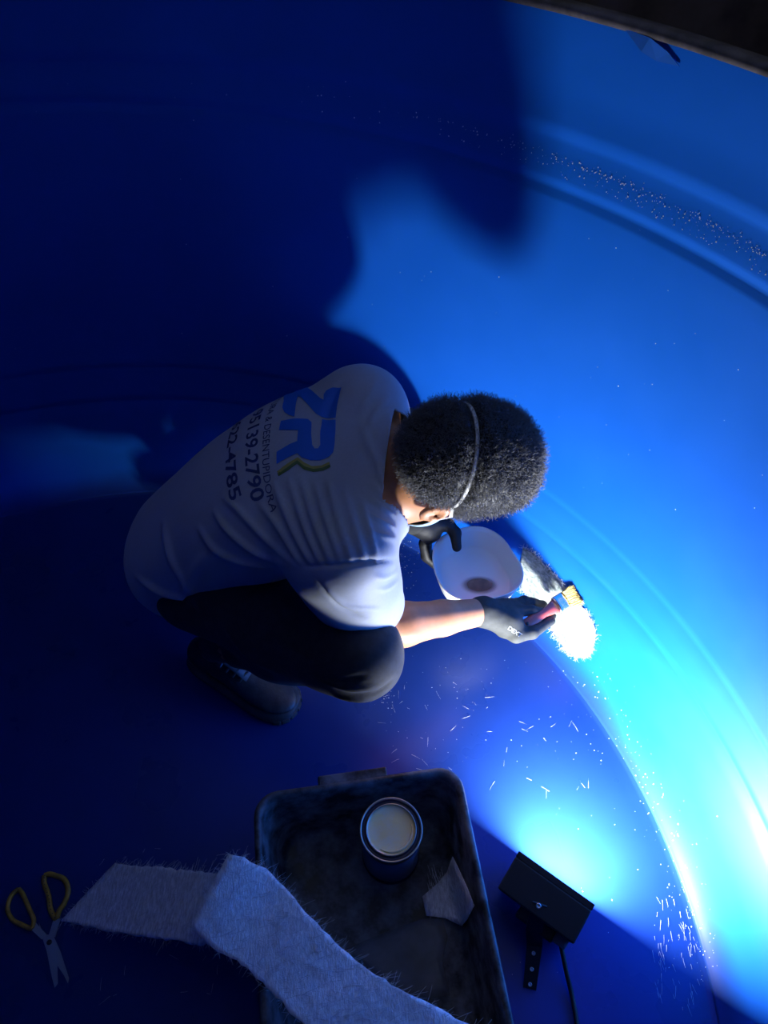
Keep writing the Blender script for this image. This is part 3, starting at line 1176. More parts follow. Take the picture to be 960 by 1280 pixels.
def text_print(name, lead, s, pa, pb, hgt, m, bold=0.0):
    """text s whose baseline runs from pixel pa to pixel pb; lead runs on before it, round the back"""
    a, b = np.array(flat_at(*pa)), np.array(flat_at(*pb))
    L = np.linalg.norm(b - a)
    d = (b - a) / L
    n = np.array([-d[1], d[0]])
    me = textmesh(lead + s, hgt * 1.4, bold)
    m2 = textmesh(s, hgt * 1.4, bold)
    full = [v.co.x for v in me.vertices]
    part = [v.co.x for v in m2.vertices]
    kk = L / (max(part) - min(part))
    off = max(full) - (max(part) - min(part))
    for v in me.vertices:
        v.co.x = (v.co.x - off) * kk
    for v in me.vertices:
        p = a + d * v.co.x + n * v.co.y
        v.co = (p[0], p[1], 0)
    return wrap(me, name, m)


def arc2(c, r0, a0, a1, n=8, ry=None):
    return [(c[0] + r0 * math.cos(t), c[1] + (ry or r0) * math.sin(t)) for t in np.linspace(a0, a1, n)]


# logo outlines given by pixels of the photo (zoom crop coordinates / 6 + origin), mapped to the flat print
def pxs(l):
    return [flat_at(280 + a / 6.0, 470 + b / 6.0) for a, b in l]


Zs = [(884, 86), (815, 88), (770, 110), (750, 140), (748, 180), (720, 165), (660, 110), (610, 86), (540, 95), (480, 130), (450, 190), (440, 240), (455, 275),
      (490, 297), (530, 308), (538, 240), (555, 160), (575, 160), (620, 205), (690, 285), (735, 312), (838, 316), (850, 230), (868, 150)]
Rs_outer = [(838, 330), (735, 326), (722, 420), (722, 520), (705, 545), (680, 546), (662, 520), (655, 430), (658, 350), (630, 325), (520, 322), (428, 340),
            (414, 408), (556, 410), (550, 490), (490, 515), (396, 572), (396, 664), (470, 620), (550, 582), (585, 615), (650, 635), (720, 636), (785, 612),
            (820, 575), (832, 500)]
Sw_y = [(398, 720), (470, 664), (555, 612), (600, 650), (660, 678), (730, 674), (790, 646), (796, 662), (740, 690), (670, 700), (605, 680), (550, 634), (480, 684), (410, 738)]
Sw_g = [(402, 734), (480, 684), (550, 634), (605, 680), (670, 700), (740, 690), (796, 664), (800, 686), (745, 712), (670, 722), (600, 704), (550, 660), (480, 712), (412, 756)]
for nm, l, m in (('logo_letter_z', Zs, 'print_blue'), ('logo_letter_r', Rs_outer, 'print_blue'), ('logo_stripe', Sw_y, 'print_yellow'), ('logo_stripe', Sw_g, 'print_green')):
    try:
        poly_print(nm, pxs(l), M[m], 0.0012)
    except Exception as ex:
        print('print failed', nm, ex)
for nm, ld_, s, pa, pb, hh, bo in (('lettering', 'TURA & ', 'DESENTUPIDORA', (331, 532), (338, 641), 0.0125, 0.0),
                                   ('phone_number', '(11) 95139', '-2790', (307, 564), (316, 629), 0.0235, 0.0006),
                                   ('phone_number', '5622', '-4785', (284, 562), (287, 627), 0.0235, 0.0006)):
    try:
        text_print(nm, ld_, s, pa, pb, hh, M['print_navy'], bo)
    except Exception as ex:
        print('print failed', nm, ex)

# --- hair
g = Grid(HC - 0.19, HC + 0.19, 0.0040)
g.ell(HC - hl * 0.006 - hf * 0.010 + hc * 0.030, (hl, hf, hc), (0.086, 0.097, 0.088), 0.01)
g.ell(HC - hl * 0.007 + hc * 0.060 - hf * 0.005, (hl, hf, hc), (0.082, 0.094, 0.084), 0.03)
g.ell(HC - hl * 0.007 + hc * 0.088 + hf * 0.028, (hl, hf, hc), (0.080, 0.072, 0.062), 0.03)
g.ell(HC - hf * 0.044 + hc * 0.006, (hl, hf, hc), (0.068, 0.050, 0.055), 0.03)
# carve the face free
g.ell(HC + hf * 0.115 - hc * 0.055, (hl, hf, hc), (0.12, 0.075, 0.105), 0.012, op='s')
g.cone(earR - hl * 0.01, earR + hl * 0.165, 0.026, 0.026, 0.01, op='s')
hv, hq = g.nets(2)
bv_h = bvh_of(hv, hq)
hn = vnormals(hv, hq)
# groove pressed by the mask strap
sd = []
m0 = nrm(-hf * 0.75 + hc * 0.75)
for t in np.linspace(0.02, 0.98, 41):
    a = -PI / 2 + PI * t
    dr = nrm(hl * math.sin(a) + m0 * math.cos(a) * 1.0)
    loc, n, i, dist = bv_h.ray_cast(Vector(HC + dr * 0.4), Vector(-dr), 0.5)
    if loc is not None:
        sd.append(np.array(loc))
d, t = seg_dist(hv, sd)
hv2 = hv - hn * (0.010 * np.exp(-(d / 0.010) ** 2))[:, None] + hn * (0.004 * noise3(hv, 90, 9) + 0.003 * noise3(hv, 240, 10))[:, None]
hair = link('hair', npmesh('hair', hv2, hq), M['hair'], person)
hair['label'] = 'short curly black hair'
fi = RNG.integers(0, len(hq), 24000)
w = RNG.dirichlet((1, 1, 1, 1), 24000)
fp = (hv2[hq[fi]] * w[:, :, None]).sum(1)
fnn = hn[hq[fi, 0]]
tl = 0.008 + 0.009 * RNG.random(24000)
dd, _ = seg_dist(fp, sd)
keep = dd > 0.006
cv, cq = fibres(fp[keep] - fnn[keep] * 0.002, fnn[keep] + 0.55 * RNG.normal(size=fp[keep].shape), tl[keep], 0.00042, 0.5, 6, 0.0016, 1.6)
curls = link('hair_curls', npmesh('hair_curls', cv, cq), M['curl'], person)
curls['kind'] = 'stuff'

# --- mask with its elastic
g = Grid(HC - 0.20, HC + 0.20, 0.0035)
mc = HC + hf * 0.052 - hc * 0.070
g.ell(mc, (hl, hf, hc), (0.066, 0.060, 0.062), 0.0)
g.cone(HC + hf * 0.098 - hc * 0.035, HC + hf * 0.118 - hc * 0.062, 0.010, 0.014, 0.02)
mv, mq = g.nets(2)
me = npmesh('face_mask', mv, mq)
cutmesh(me, [(mc + hf * 0.006 - hc * 0.0, nrm(-hf * 1.0 + hc * 0.05), lambda c: True), (HC - hc * 0.028 + hf * 0.09, nrm(hc + hf * 0.2), lambda c: True)])
mask = link('face_mask', me, M['mask'], person)
m_ = mask.modifiers.new('solid', 'SOLIDIFY')
m_.thickness = 0.0015
mask['label'] = 'pale blue surgical face mask'
mb = MB()
path = [mc - hl * 0.063 + hf * 0.008 + hc * 0.02, earR - hl * 0.010 + hf * 0.022 + hc * 0.018] + [p + nrm(p - HC) * (-0.004) for p in sd] + \
       [earR + hl * 0.162 + hf * 0.022 + hc * 0.018, mc + hl * 0.063 + hf * 0.008 + hc * 0.02]
path = [np.asarray(p) for p in path]
ring = []
for i, p in enumerate(path):
    t = nrm(path[min(i + 1, len(path) - 1)] - path[max(i - 1, 0)])
    n = nrm(p - HC)
    s = nrm(np.cross(t, n))
    n = np.cross(s, t)
    ring.append([p + s * 0.0030 + n * 0.0008, p - s * 0.0030 + n * 0.0008, p - s * 0.0030 - n * 0.0008, p + s * 0.0030 - n * 0.0008])
mb.rings(ring, True, True)
mb.build('elastic_strap', M['elastic'], mask)

# --- gloves
for P, wr, el, nm in ((HR, wrR, elR, 'R'), (HL, wrL, elL, 'L')):
    pts = np.array([wr] + [q for f in ('index', 'middle', 'ring', 'little', 'thumb') for q in P[f]])
    g = Grid(pts.min(0) - 0.05, pts.max(0) + 0.05, 0.0022)
    build_hand(g, P, 0.0015, 0.006)
    cd = nrm(wr - el)
    g.cone(wr - cd * 0.012, P['palm'], 0.0300, 0.026, 0.01)
    g.cone(wr - cd * 0.008, wr - cd * 0.004, 0.0315, 0.0315, 0.004)
    gv, gq = g.nets(1)
    gn = vnormals(gv, gq)
    gv = gv + gn * (0.0006 * noise3(gv, 260, 11))[:, None]
    me = npmesh('glove', gv, gq)
    me.materials.append(M['glove'])
    me.materials.append(M['glove_dark'])
    fcen = gv[gq].mean(1)
    fnm = gn[gq].mean(1)
    if nm == 'R':
        cdist = np.min([seg_dist(fcen, P[f][1:])[0] for f in ('middle', 'ring', 'little')], axis=0)
        pal = fnm @ nrm(V(0.15, 0.8, -0.35))
        dark = (pal > 0.45) | (cdist < 0.0125)
        dt = np.min([seg_dist(fcen, P[f])[0] for f in ('index', 'thumb')], axis=0)
        dark &= ~((dt < 0.014) & (pal < 0.5))
    else:
        dark = (seg_dist(fcen, [P['palm']] * 2)[0] > 0.018) & ((fcen - wr) @ nrm(P['palm'] - wr) > 0.02)
    me.polygons.foreach_set('material_index', dark.astype(np.int32))
    gl = link('glove', me, None, person)
    gl['label'] = 'grey knit work glove with dark coated fingers'
    if nm == 'R':
        GRV = (gv, gq)
bv_g = bvh_of(*GRV)
cu = textmesh('DEXT', 0.009, 0.0002)
xs = [v.co.x for v in cu.vertices]
L = max(xs)
ok = True
for v in cu.vertices:
    px = 634 + (v.co.x / L) * 16 + (-v.co.y / 0.009) * -4
    py = 786 + (v.co.x / L) * 11 - (v.co.y / 0.009) * 6
    h, n = cast(bv_g, px, py)
    if h is None:
        h, n = cast(bv_g, 640, 786)
    v.co = h + n * 0.0008
link('glove_print', cu, M['glove_ink'], gl if False else [o for o in person.children if o.name.startswith('glove')][0])

# --- shoes
def shoe(an, fd, yaw_side, heel_lift):
    """shoe with welt sole; an ankle position, fd heading on the floor"""
    fd = nrm(V(fd[0], fd[1], 0))
    sd_ = V(-fd[1], fd[0], 0)
    heel = V(an[0], an[1], 0) - fd * 0.075
    Lf = 0.258
    st = [0.0, 0.03, 0.10, 0.22, 0.38, 0.52, 0.66, 0.80, 0.90, 0.97, 1.0]
    wd = [0.012, 0.026, 0.034, 0.036, 0.037, 0.042, 0.048, 0.048, 0.040, 0.024, 0.006]
    ht = [0.050, 0.075, 0.092, 0.098, 0.094, 0.082, 0.064, 0.050, 0.042, 0.034, 0.026]
    lift = lambda s: heel_lift * max(0.0, 1 - s / 0.65) ** 1.3

    def sec(s, w, h, z0, n=16):
        r = []
        for k in range(n):
            a = 2 * PI * k / n
            x = math.cos(a)
            y = math.sin(a)
            yy = (y * 0.5 + 0.5)
            ww = w * (abs(x) ** 0.8) * math.copysign(1, x) * (1 - 0.25 * yy ** 2)
            r.append(heel + fd * (Lf * s) + sd_ * ww + V(0, 0, z0 + lift(s) + h * yy))
        return r
    up = MB()
    up.rings([sec(s, w, h - 0.02, 0.022) for s, w, h in zip(st, wd, ht)], True, True)
    so_ = MB()
    rings = []
    for s, w in zip(st, wd):
        c = heel + fd * (Lf * (s * 1.03 - 0.015)) + V(0, 0, lift(s))
        w2 = w + 0.005
        rings.append([c + sd_ * w2 + V(0, 0, 0.0), c + sd_ * (w2 + 0.001) + V(0, 0, 0.012), c + sd_ * w2 + V(0, 0, 0.027), c + V(0, 0, 0.027),
                      c - sd_ * w2 + V(0, 0, 0.027), c - sd_ * (w2 + 0.001) + V(0, 0, 0.012), c - sd_ * w2, c])
    so_.rings(rings, True, True)
    return up, so_, heel, fd, sd_, lift, Lf


for an, fd, nm in ((anR + V(0.0, -0.018, 0), V(0.93, -0.46, 0), 'R'), (anL, V(0.98, 0.2, 0), 'L')):
    up, so_, heel, fd, sd_, lift, Lf = shoe(an, fd, 1, 0.035)
    sh_o = up.build('shoe', M['shoe'], person, sub=2)
    sh_o['label'] = 'black leather work shoe'
    so_.build('sole', M['sole'], sh_o, sub=1)
    # tongue and laces over the instep
    mb = MB()
    rows = []
    for s, z in ((0.30, 0.118), (0.36, 0.112), (0.44, 0.103), (0.52, 0.092), (0.60, 0.079)):
        rows.append([heel + fd * Lf * s + sd_ * x + V(0, 0, z + lift(s) + 0.002 - 6 * x * x) for x in (-0.018, -0.009, 0, 0.009, 0.018)])
    mb.grid(rows)
    mb.build('tongue', M['shoe_grey'], sh_o, solid=0.004)
    for s, z in ((0.42, 0.108), (0.475, 0.101), (0.53, 0.093), (0.585, 0.084)):
        mb = MB()
        mb.tube([heel + fd * Lf * (s + 0.03 * x / 0.024) + sd_ * x + V(0, 0, z + lift(s) + 0.004 - 14 * x * x) for x in np.linspace(-0.026, 0.026, 7)], 0.0026, 6)
        mb.build('lace', M['shoe_grey'], sh_o)
    for k in range(6):      # tread blocks round the toe
        a = -1.2 + 2.4 * k / 5
        c = heel + fd * (Lf * 0.86 + 0.036 * math.cos(a)) + sd_ * 0.044 * math.sin(a) + V(0, 0, 0.007)
        mb = MB()
        rd = nrm(fd * math.cos(a) + sd_ * math.sin(a))
        mb.box(c, rd * 0.005, np.cross(V(0, 0, 1), rd) * 0.009, V(0, 0, 0.007))
        mb.build('tread_block', M['sole'], sh_o, smooth=False, bevel=0.002)
for kn, an in ((knR, anR), (knL, anL)):
    mb = MB()
    mb.tube([kn + (an - kn) * t for t in (0.62, 0.8, 1.0)] + [an - V(0, 0, 0.045)], [0.040, 0.041, 0.040, 0.036], 16)
    mb.build('sock', M['trousers'], person)
# PERSON_END

# ------------------------------------------------------------------ the tub held in the left hand
tz = 0.201
tc = U(598, 704, tz)
tub = empty('resin_tub', (tc[0], tc[1], tz - 0.055))
tag(tub, 'white plastic tub with brown resin residue held by the gloved hand', 'tub')
nseg = 72
rim_px = [(541, 690), (545, 676), (556, 668), (575, 661), (598, 657), (614, 662), (627, 671), (640, 690), (653, 709), (655, 722), (648, 736), (630, 744), (605, 750),
          (580, 751), (562, 744), (549, 728), (542, 708)]
rp = [U(a, b, tz)[:2] - tc[:2] for a, b in rim_px]
ang = np.array([math.atan2(p[1], p[0]) for p in rp])
rad = np.array([np.hypot(*p) for p in rp])
od = np.argsort(ang)
ang, rad = ang[od], rad[od]
th = np.linspace(-PI, PI, nseg, endpoint=False)
rt = np.interp(th, np.concatenate([ang - 2 * PI, ang, ang + 2 * PI]), np.tile(rad, 3))
rt = np.convolve(np.concatenate([rt[-2:], rt, rt[:2]]), np.ones(5) / 5, 'valid')


def tubring(k, z, off=0.0):
    return [V(tc[0] + (r * k + off) * math.cos(a), tc[1] + (r * k + off) * math.sin(a), z) for r, a in zip(rt, th)]


mb = MB()
mb.rings([tubring(0.82, tz - 0.055), tubring(0.86, tz - 0.052), tubring(0.985, tz - 0.006), tubring(1.0, tz - 0.001), tubring(1.0, tz), tubring(1.0, tz, -0.003),
          tubring(0.95, tz - 0.010, -0.003), tubring(0.84, tz - 0.047, -0.003), tubring(0.78, tz - 0.051, -0.003), tubring(0.4, tz - 0.052), tubring(0.05, tz - 0.052)], True, True)
mb.build('tub_body', M['white_plastic'], tub)
mb = MB()
cc = U(598, 731, tz - 0.05)
prof_ = []
for k in range(24):
    a = 2 * PI * k / 24
    r = 0.040 * (1 + 0.07 * math.sin(3 * a + 1) + 0.12 * math.cos(2 * a))
    prof_.append((a, r))
mb.rings([[V(cc[0] + r * f * math.cos(a), cc[1] + 0.75 * r * f * math.sin(a), tz - 0.0505 + z) for a, r in prof_] for f, z in ((1, 0), (0.8, 0.0012), (0.3, 0.0015))], False, True)
mb.build('resin_residue', M['residue'], tub)

# ------------------------------------------------------------------ brush in the right hand
b_end = U(652, 784, 0.188)
b_fer1 = wall_hit(707, 750) - nrm(raydir(707, 750)) * 0.030
b_fer0 = b_fer1 - nrm(b_fer1 - b_end) * 0.027
b_tip = wall_hit(722, 743) - nrm(raydir(722, 743)) * 0.009
bd = nrm(b_fer1 - b_end)
bw = nrm(np.cross(bd, -nrm(raydir(690, 760))))
bt = np.cross(bw, bd)
brush = empty('paint_brush', tuple(b_fer0))
tag(brush, 'flat paint brush with red handle gripped in the gloved hand', 'brush')


def slab(mb, rows):
    """rows: centre, half width, half thickness"""
    rings = []
    for c, w, t in rows:
        rings.append([c + w * math.cos(a) * bw + t * math.sin(a) * bt for a in np.linspace(0, 2 * PI, 16, endpoint=False)])
    mb.rings(rings, True, True)


L_ = np.linalg.norm(b_fer0 - b_end)
mb = MB()
slab(mb, [(b_end, 0.006, 0.003), (b_end + bd * 0.006, 0.011, 0.0045), (b_end + bd * L_ * 0.35, 0.012, 0.006), (b_end + bd * L_ * 0.65, 0.0085, 0.0065),
          (b_end + bd * L_ * 0.88, 0.013, 0.007), (b_end + bd * L_ * 1.02, 0.017, 0.007)])
hd = mb.build('handle', M['red_handle'], brush)
mb = MB()
hn_ = -nrm(raydir(655, 783))
hp = b_end + bd * 0.013 + bt * (0.006 if bt @ hn_ > 0 else -0.006)
mb.lathe([(0.0035, 0), (0.0035, 0.0008), (0.0001, 0.0009)], hp, 16, bt if bt @ hn_ > 0 else -bt)
mb.build('hanging_hole', M['lamp_black'], hd)
mb = MB()
slab(mb, [(b_fer0, 0.0185, 0.0075), (b_fer0 + (b_fer1 - b_fer0) * 0.2, 0.0195, 0.008), (b_fer0 + (b_fer1 - b_fer0) * 0.3, 0.019, 0.0075), (b_fer0 + (b_fer1 - b_fer0) * 0.75, 0.019, 0.0075),
          (b_fer0 + (b_fer1 - b_fer0) * 0.85, 0.0195, 0.008), (b_fer1, 0.019, 0.0075)])
mb.build('ferrule', M['chrome'], brush)
n = 420
su = RNG.uniform(-1, 1, n)
st_ = RNG.uniform(-1, 1, n)
bp = b_fer1 + su[:, None] * 0.0175 * bw + st_[:, None] * 0.006 * bt
bdv = (b_tip + su[:, None] * 0.021 * bw + st_[:, None] * 0.004 * bt) - bp
fv, fq = fibres(bp, bdv + RNG.normal(size=bp.shape) * 0.002, np.linalg.norm(bdv, axis=1) * RNG.uniform(0.85, 1.05, n), 0.0008, 0.08, 3)
bo = link('bristles', npmesh('bristles', fv, fq), M['bristle'], brush)
bo['kind'] = 'stuff'

# ------------------------------------------------------------------ glass mat patch on the foot of the wall
def interp_poly(pts, n):
    pts = np.array(pts, float)
    s = np.concatenate([[0], np.cumsum(np.linalg.norm(np.diff(pts, axis=0), axis=1))])
    t = np.linspace(0, s[-1], n)
    return np.stack([np.interp(t, s, pts[:, i]) for i in range(pts.shape[1])], 1)


ea = interp_poly([(655, 684), (668, 692), (690, 714), (712, 738), (733, 762), (744, 780), (746, 795), (742, 810)], 40)
eb = interp_poly([(650, 712), (652, 735), (668, 752), (684, 772), (692, 788), (703, 806), (716, 818), (730, 820)], 40)
rows = []
for i in range(40):
    row = []
    for j in range(14):
        t = j / 13
        q = ea[i] * (1 - t) + eb[i] * t
        p = wall_hit(q[0], q[1])
        nn_ = wall_normal(p)
        edge = min(1, 6 * min(t, 1 - t, i / 39 + 0.02, 1.02 - i / 39))
        p = p + nn_ * (0.002 + 0.004 * edge * (0.6 + 0.4 * math.sin(i * 0.7 + j)) + 0.0015 * RNG.random())
        row.append(p)
    rows.append(row)
mb = MB()
mb.grid(rows)
patch = mb.build('fibreglass_patch', M['mat_white'], None, solid=0.002)
tag(patch, 'wet white fibreglass mat patch pasted on the foot of the blue wall', 'patch')
ep = [r[0] for r in rows] + [r[-1] for r in rows] + list(rows[-1]) + list(rows[-2])
dirs = [r[0] - r[2] for r in rows] + [r[-1] - r[-3] for r in rows] + [a - b for a, b in zip(rows[-1], rows[-3])] * 2
ep, dirs = np.array(ep), np.array(dirs)
dirs /= np.linalg.norm(dirs, axis=1)[:, None]
k = RNG.integers(0, len(ep), 700)
nw = np.array([wall_normal(p) for p in ep[k]])
dv = dirs[k] + 0.7 * RNG.normal(size=(700, 3)) + nw * 0.15
dv -= nw * np.minimum(0, (dv * nw).sum(1))[:, None]
fv, fq = fibres(ep[k] + RNG.normal(size=(700, 3)) * 0.002, dv, RNG.uniform(0.004, 0.014, 700), 0.00035, 0.5, 4)
fo = link('frayed_fibres', npmesh('frayed_fibres', clamp_tank(fv), fq), M['fibre'], patch)
fo['kind'] = 'stuff'

# ------------------------------------------------------------------ the black mixing trough
RZ = 0.17
TL, TR = U(316, 992, RZ), U(574, 955, RZ)
ex = TR - TL
tw = np.linalg.norm(ex)
ex /= tw
ey = V(ex[1], -ex[0], 0)          # towards the viewer
TLEN = 0.54
tcen = (TL + TR) / 2 + ey * TLEN / 2
tcen[2] = 0
tray = empty('mixing_trough', tuple(tcen))
tag(tray, 'black plastic mortar trough smeared with dried resin', 'trough')


def rrect(hw, hl_, r, z, n=7):
    out = []
    for sx, sy, a0 in ((1, 1, 0), (-1, 1, PI / 2), (-1, -1, PI), (1, -1, 3 * PI / 2)):
        for k in range(n):
            a = a0 + PI / 2 * k / (n - 1)
            x = sx * (hw - r) + r * math.cos(a)
            y = sy * (hl_ - r) + r * math.sin(a)
            out.append(tcen + ex * x + ey * y + V(0, 0, z))
    return out


hw, hl2 = tw / 2, TLEN / 2
mb = MB()
mb.rings([rrect(hw - 0.036, hl2 - 0.036, 0.045, 0.001), rrect(hw - 0.030, hl2 - 0.030, 0.05, 0.004), rrect(hw - 0.013, hl2 - 0.013, 0.042, RZ - 0.016),
          rrect(hw - 0.001, hl2 - 0.001, 0.042, RZ - 0.014), rrect(hw, hl2, 0.042, RZ - 0.004), rrect(hw - 0.003, hl2 - 0.003, 0.040, RZ),
          rrect(hw - 0.009, hl2 - 0.009, 0.036, RZ), rrect(hw - 0.013, hl2 - 0.013, 0.036, RZ - 0.006), rrect(hw - 0.031, hl2 - 0.031, 0.045, 0.017), rrect(hw - 0.039, hl2 - 0.039, 0.045, 0.010),
          rrect(hw * 0.4, hl2 * 0.4, 0.03, 0.009), rrect(0.012, 0.012, 0.01, 0.009)], True, True)
mb.build('trough_body', M['tray'], tray)
mb = MB()
hc_ = (U(397, 972, RZ) + U(483, 960, RZ)) / 2
hdir = nrm(U(483, 960, RZ) - U(397, 972, RZ))
hlen = np.linalg.norm(U(483, 960, RZ) - U(397, 972, RZ)) / 2
hc_ = tcen - ey * (hl2 + 0.006) + ex * ((hc_ - tcen) @ ex) + V(0, 0, RZ - 0.008)
mb.box(hc_, ex * hlen, ey * 0.010, V(0, 0, 0.006))
mb.build('grip_lug', M['tray'], tray, smooth=False, bevel=0.003)


# ------------------------------------------------------------------ resin can in the trough
cz = 0.011
CH = 0.150
lid_z = cz + CH
cn = U(489, 1036, lid_z)
CR = 0.0545
can = empty('resin_can', (cn[0], cn[1], cz))
tag(can, 'open tin can of amber resin standing in the black trough', 'can')
mb = MB()
mb.lathe([(CR - 0.004, cz), (CR - 0.001, cz + 0.001), (CR - 0.001, cz + 0.004), (CR - 0.003, cz + 0.006), (CR - 0.003, lid_z - 0.006)], (cn[0], cn[1], 0), 64, close0=True)
mb.build('can_body', M['can_navy'], can)
mb = MB()
mb.lathe([(CR - 0.0028, cz + 0.015), (CR - 0.0022, cz + 0.016), (CR - 0.0022, lid_z - 0.030), (CR - 0.0028, lid_z - 0.029)], (cn[0], cn[1], 0), 64)
mb.build('label_band', M['can_blue'], can)
mb = MB()
mb.lathe([(CR - 0.003, lid_z - 0.008), (CR, lid_z - 0.004), (CR + 0.0005, lid_z - 0.0015), (CR - 0.0012, lid_z), (CR - 0.003, lid_z - 0.0015), (CR - 0.0035, lid_z - 0.003)], (cn[0], cn[1], 0), 64)
mb.build('outer_rim', M['tin'], can)
mb = MB()
mb.lathe([(CR - 0.0034, lid_z - 0.003), (CR - 0.0045, lid_z - 0.006), (CR - 0.0095, lid_z - 0.006), (CR - 0.0105, lid_z - 0.004)], (cn[0], cn[1], 0), 64)
mb.build('lid_groove', M['can_navy'], can)
mb = MB()
mb.lathe([(CR - 0.0102, lid_z - 0.0045), (CR - 0.0105, lid_z - 0.002), (CR - 0.0115, lid_z - 0.0012), (CR - 0.0128, lid_z - 0.002), (CR - 0.0135, lid_z - 0.010)], (cn[0], cn[1], 0), 64)
mb.build('inner_rim', M['tin'], can)
mb = MB()
mb.lathe([(CR - 0.0128, lid_z - 0.0045), (CR - 0.014, lid_z - 0.0055), (CR - 0.017, lid_z - 0.0065), (0.02, lid_z - 0.0068), (0.001, lid_z - 0.0068)], (cn[0], cn[1], 0), 64, close1=True)
rs = mb.build('resin_surface', M['resin'], can)
rs['label'] = 'amber resin skin filling the can'
mb = MB()
mb.tube([V(cn[0] + 0.0365 * math.cos(a) , cn[1] + 0.0365 * math.sin(a), lid_z - 0.006) for a in np.linspace(-2.1, 0.25, 24)], [0.0008 + 0.0020 * math.sin(PI * i / 23) for i in range(24)], 8)
mb.build('resin_lip', M['resin'], can)

# ------------------------------------------------------------------ fibreglass strips
def strip(name, upper, lower, m, thick, label, nfib, seed, nu=46, nv=20, wav=0.0015, fl=(0.004, 0.013)):
    """upper / lower: lists of 3D points along the two long edges"""
    a = interp_poly(np.array(spline(upper, 8)), nu)
    b = interp_poly(np.array(spline(lower, 8)), nu)
    r = np.random.default_rng(seed)
    P = []
    for i in range(nu):
        row = []
        for j in range(nv):
            t = j / (nv - 1)
            p = a[i] * (1 - t) + b[i] * t
            p = p + V(0, 0, wav * math.sin(i * 0.55 + 2.3 * t) + 0.4 * wav * r.normal())
            if j in (0, nv - 1):
                p = p + (a[i] - b[i]) / np.linalg.norm(a[i] - b[i]) * r.normal() * 0.0012
            row.append(p)
        P.append(row)
    mb = MB()
    mb.grid(P)
    o = mb.build(name, m, None, solid=thick)
    tag(o, label, 'fibreglass mat')
    A_ = np.array(P)
    # loose fibres: along the edges and lying on the face
    pts, dr, ln = [], [], []
    tdir = np.gradient(A_, axis=0)
    wdir = np.gradient(A_, axis=1)
    nrmv = np.cross(tdir.reshape(-1, 3), wdir.reshape(-1, 3))
    nrmv /= np.linalg.norm(nrmv, axis=1)[:, None] + 1e-9
    nrmv *= np.sign(nrmv[:, 2:3])
    nrmv = nrmv.reshape(A_.shape)
    for _ in range(nfib):
        e = r.random()
        if e < 0.35:
            i, j, s = r.integers(0, nu), 0, -1
            d = s * wdir[i, j]
        elif e < 0.75:
            i, j, s = r.integers(0, nu), nv - 1, 1
            d = s * wdir[i, j]
        else:
            i, j = 0, r.integers(0, nv)
            d = -tdir[i, j]
        d = d / np.linalg.norm(d) + r.normal(size=3) * 0.75
        pts.append(A_[i, j] + r.normal(size=3) * 0.001)
        dr.append(d)
        ln.append(r.uniform(*fl) * (1.8 if r.random() < 0.06 else 1))
    n2 = nfib * 3
    ii, jj = r.integers(1, nu - 1, n2), r.integers(1, nv - 1, n2)
    pf = A_[ii, jj] + nrmv[ii, jj] * (thick / 2 + 0.0004) + tdir[ii, jj] * r.uniform(-.5, .5, (n2, 1)) + wdir[ii, jj] * r.uniform(-.5, .5, (n2, 1))
    td = tdir[ii, jj] / np.linalg.norm(tdir[ii, jj], axis=1)[:, None]
    wd_ = wdir[ii, jj] / np.linalg.norm(wdir[ii, jj], axis=1)[:, None]
    an_ = r.normal(1.15, 0.45, n2)
    df = td * np.cos(an_)[:, None] - wd_ * np.sin(an_)[:, None] + nrmv[ii, jj] * 0.04
    pts = np.concatenate([np.array(pts), pf])
    dr = np.concatenate([np.array(dr), df])
    ln = np.concatenate([np.array(ln), r.uniform(0.010, 0.030, n2)])
    fv, fq = fibres(pts, dr, ln, 0.00030, 0.12, 4)
    f = link('loose_fibres', npmesh('loose_fibres', fv, fq), M['fibre'], o)
    f['kind'] = 'stuff'
    return o


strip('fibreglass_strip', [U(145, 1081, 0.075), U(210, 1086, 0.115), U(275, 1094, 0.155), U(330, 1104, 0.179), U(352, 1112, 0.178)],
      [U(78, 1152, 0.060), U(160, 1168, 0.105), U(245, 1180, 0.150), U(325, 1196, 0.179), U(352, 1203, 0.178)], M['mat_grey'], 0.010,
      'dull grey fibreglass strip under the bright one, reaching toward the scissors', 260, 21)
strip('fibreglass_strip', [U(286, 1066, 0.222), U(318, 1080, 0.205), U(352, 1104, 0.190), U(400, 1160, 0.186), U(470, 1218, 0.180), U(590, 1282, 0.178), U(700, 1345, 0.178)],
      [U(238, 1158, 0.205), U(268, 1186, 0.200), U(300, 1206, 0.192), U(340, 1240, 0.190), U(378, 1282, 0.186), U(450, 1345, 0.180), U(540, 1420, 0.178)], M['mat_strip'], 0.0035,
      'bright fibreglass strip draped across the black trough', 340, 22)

def tray_hit(px, py):
    d = raydir(px, py)
    for t in np.arange(1.0, 1.6, 0.0008):
        p = d * t + V(0, 0, CAM_H)
        u, w = abs((p - tcen) @ ex), abs((p - tcen) @ ey)
        k = max(u - hw, w - hl2)
        z = np.interp(k, [-0.2, -0.039, -0.031, -0.013], [0.0095, 0.010, 0.017, RZ - 0.006])
        if p[2] < z + 0.002:
            break
    return p + V(0, 0, 0.003) - ex * 0.005


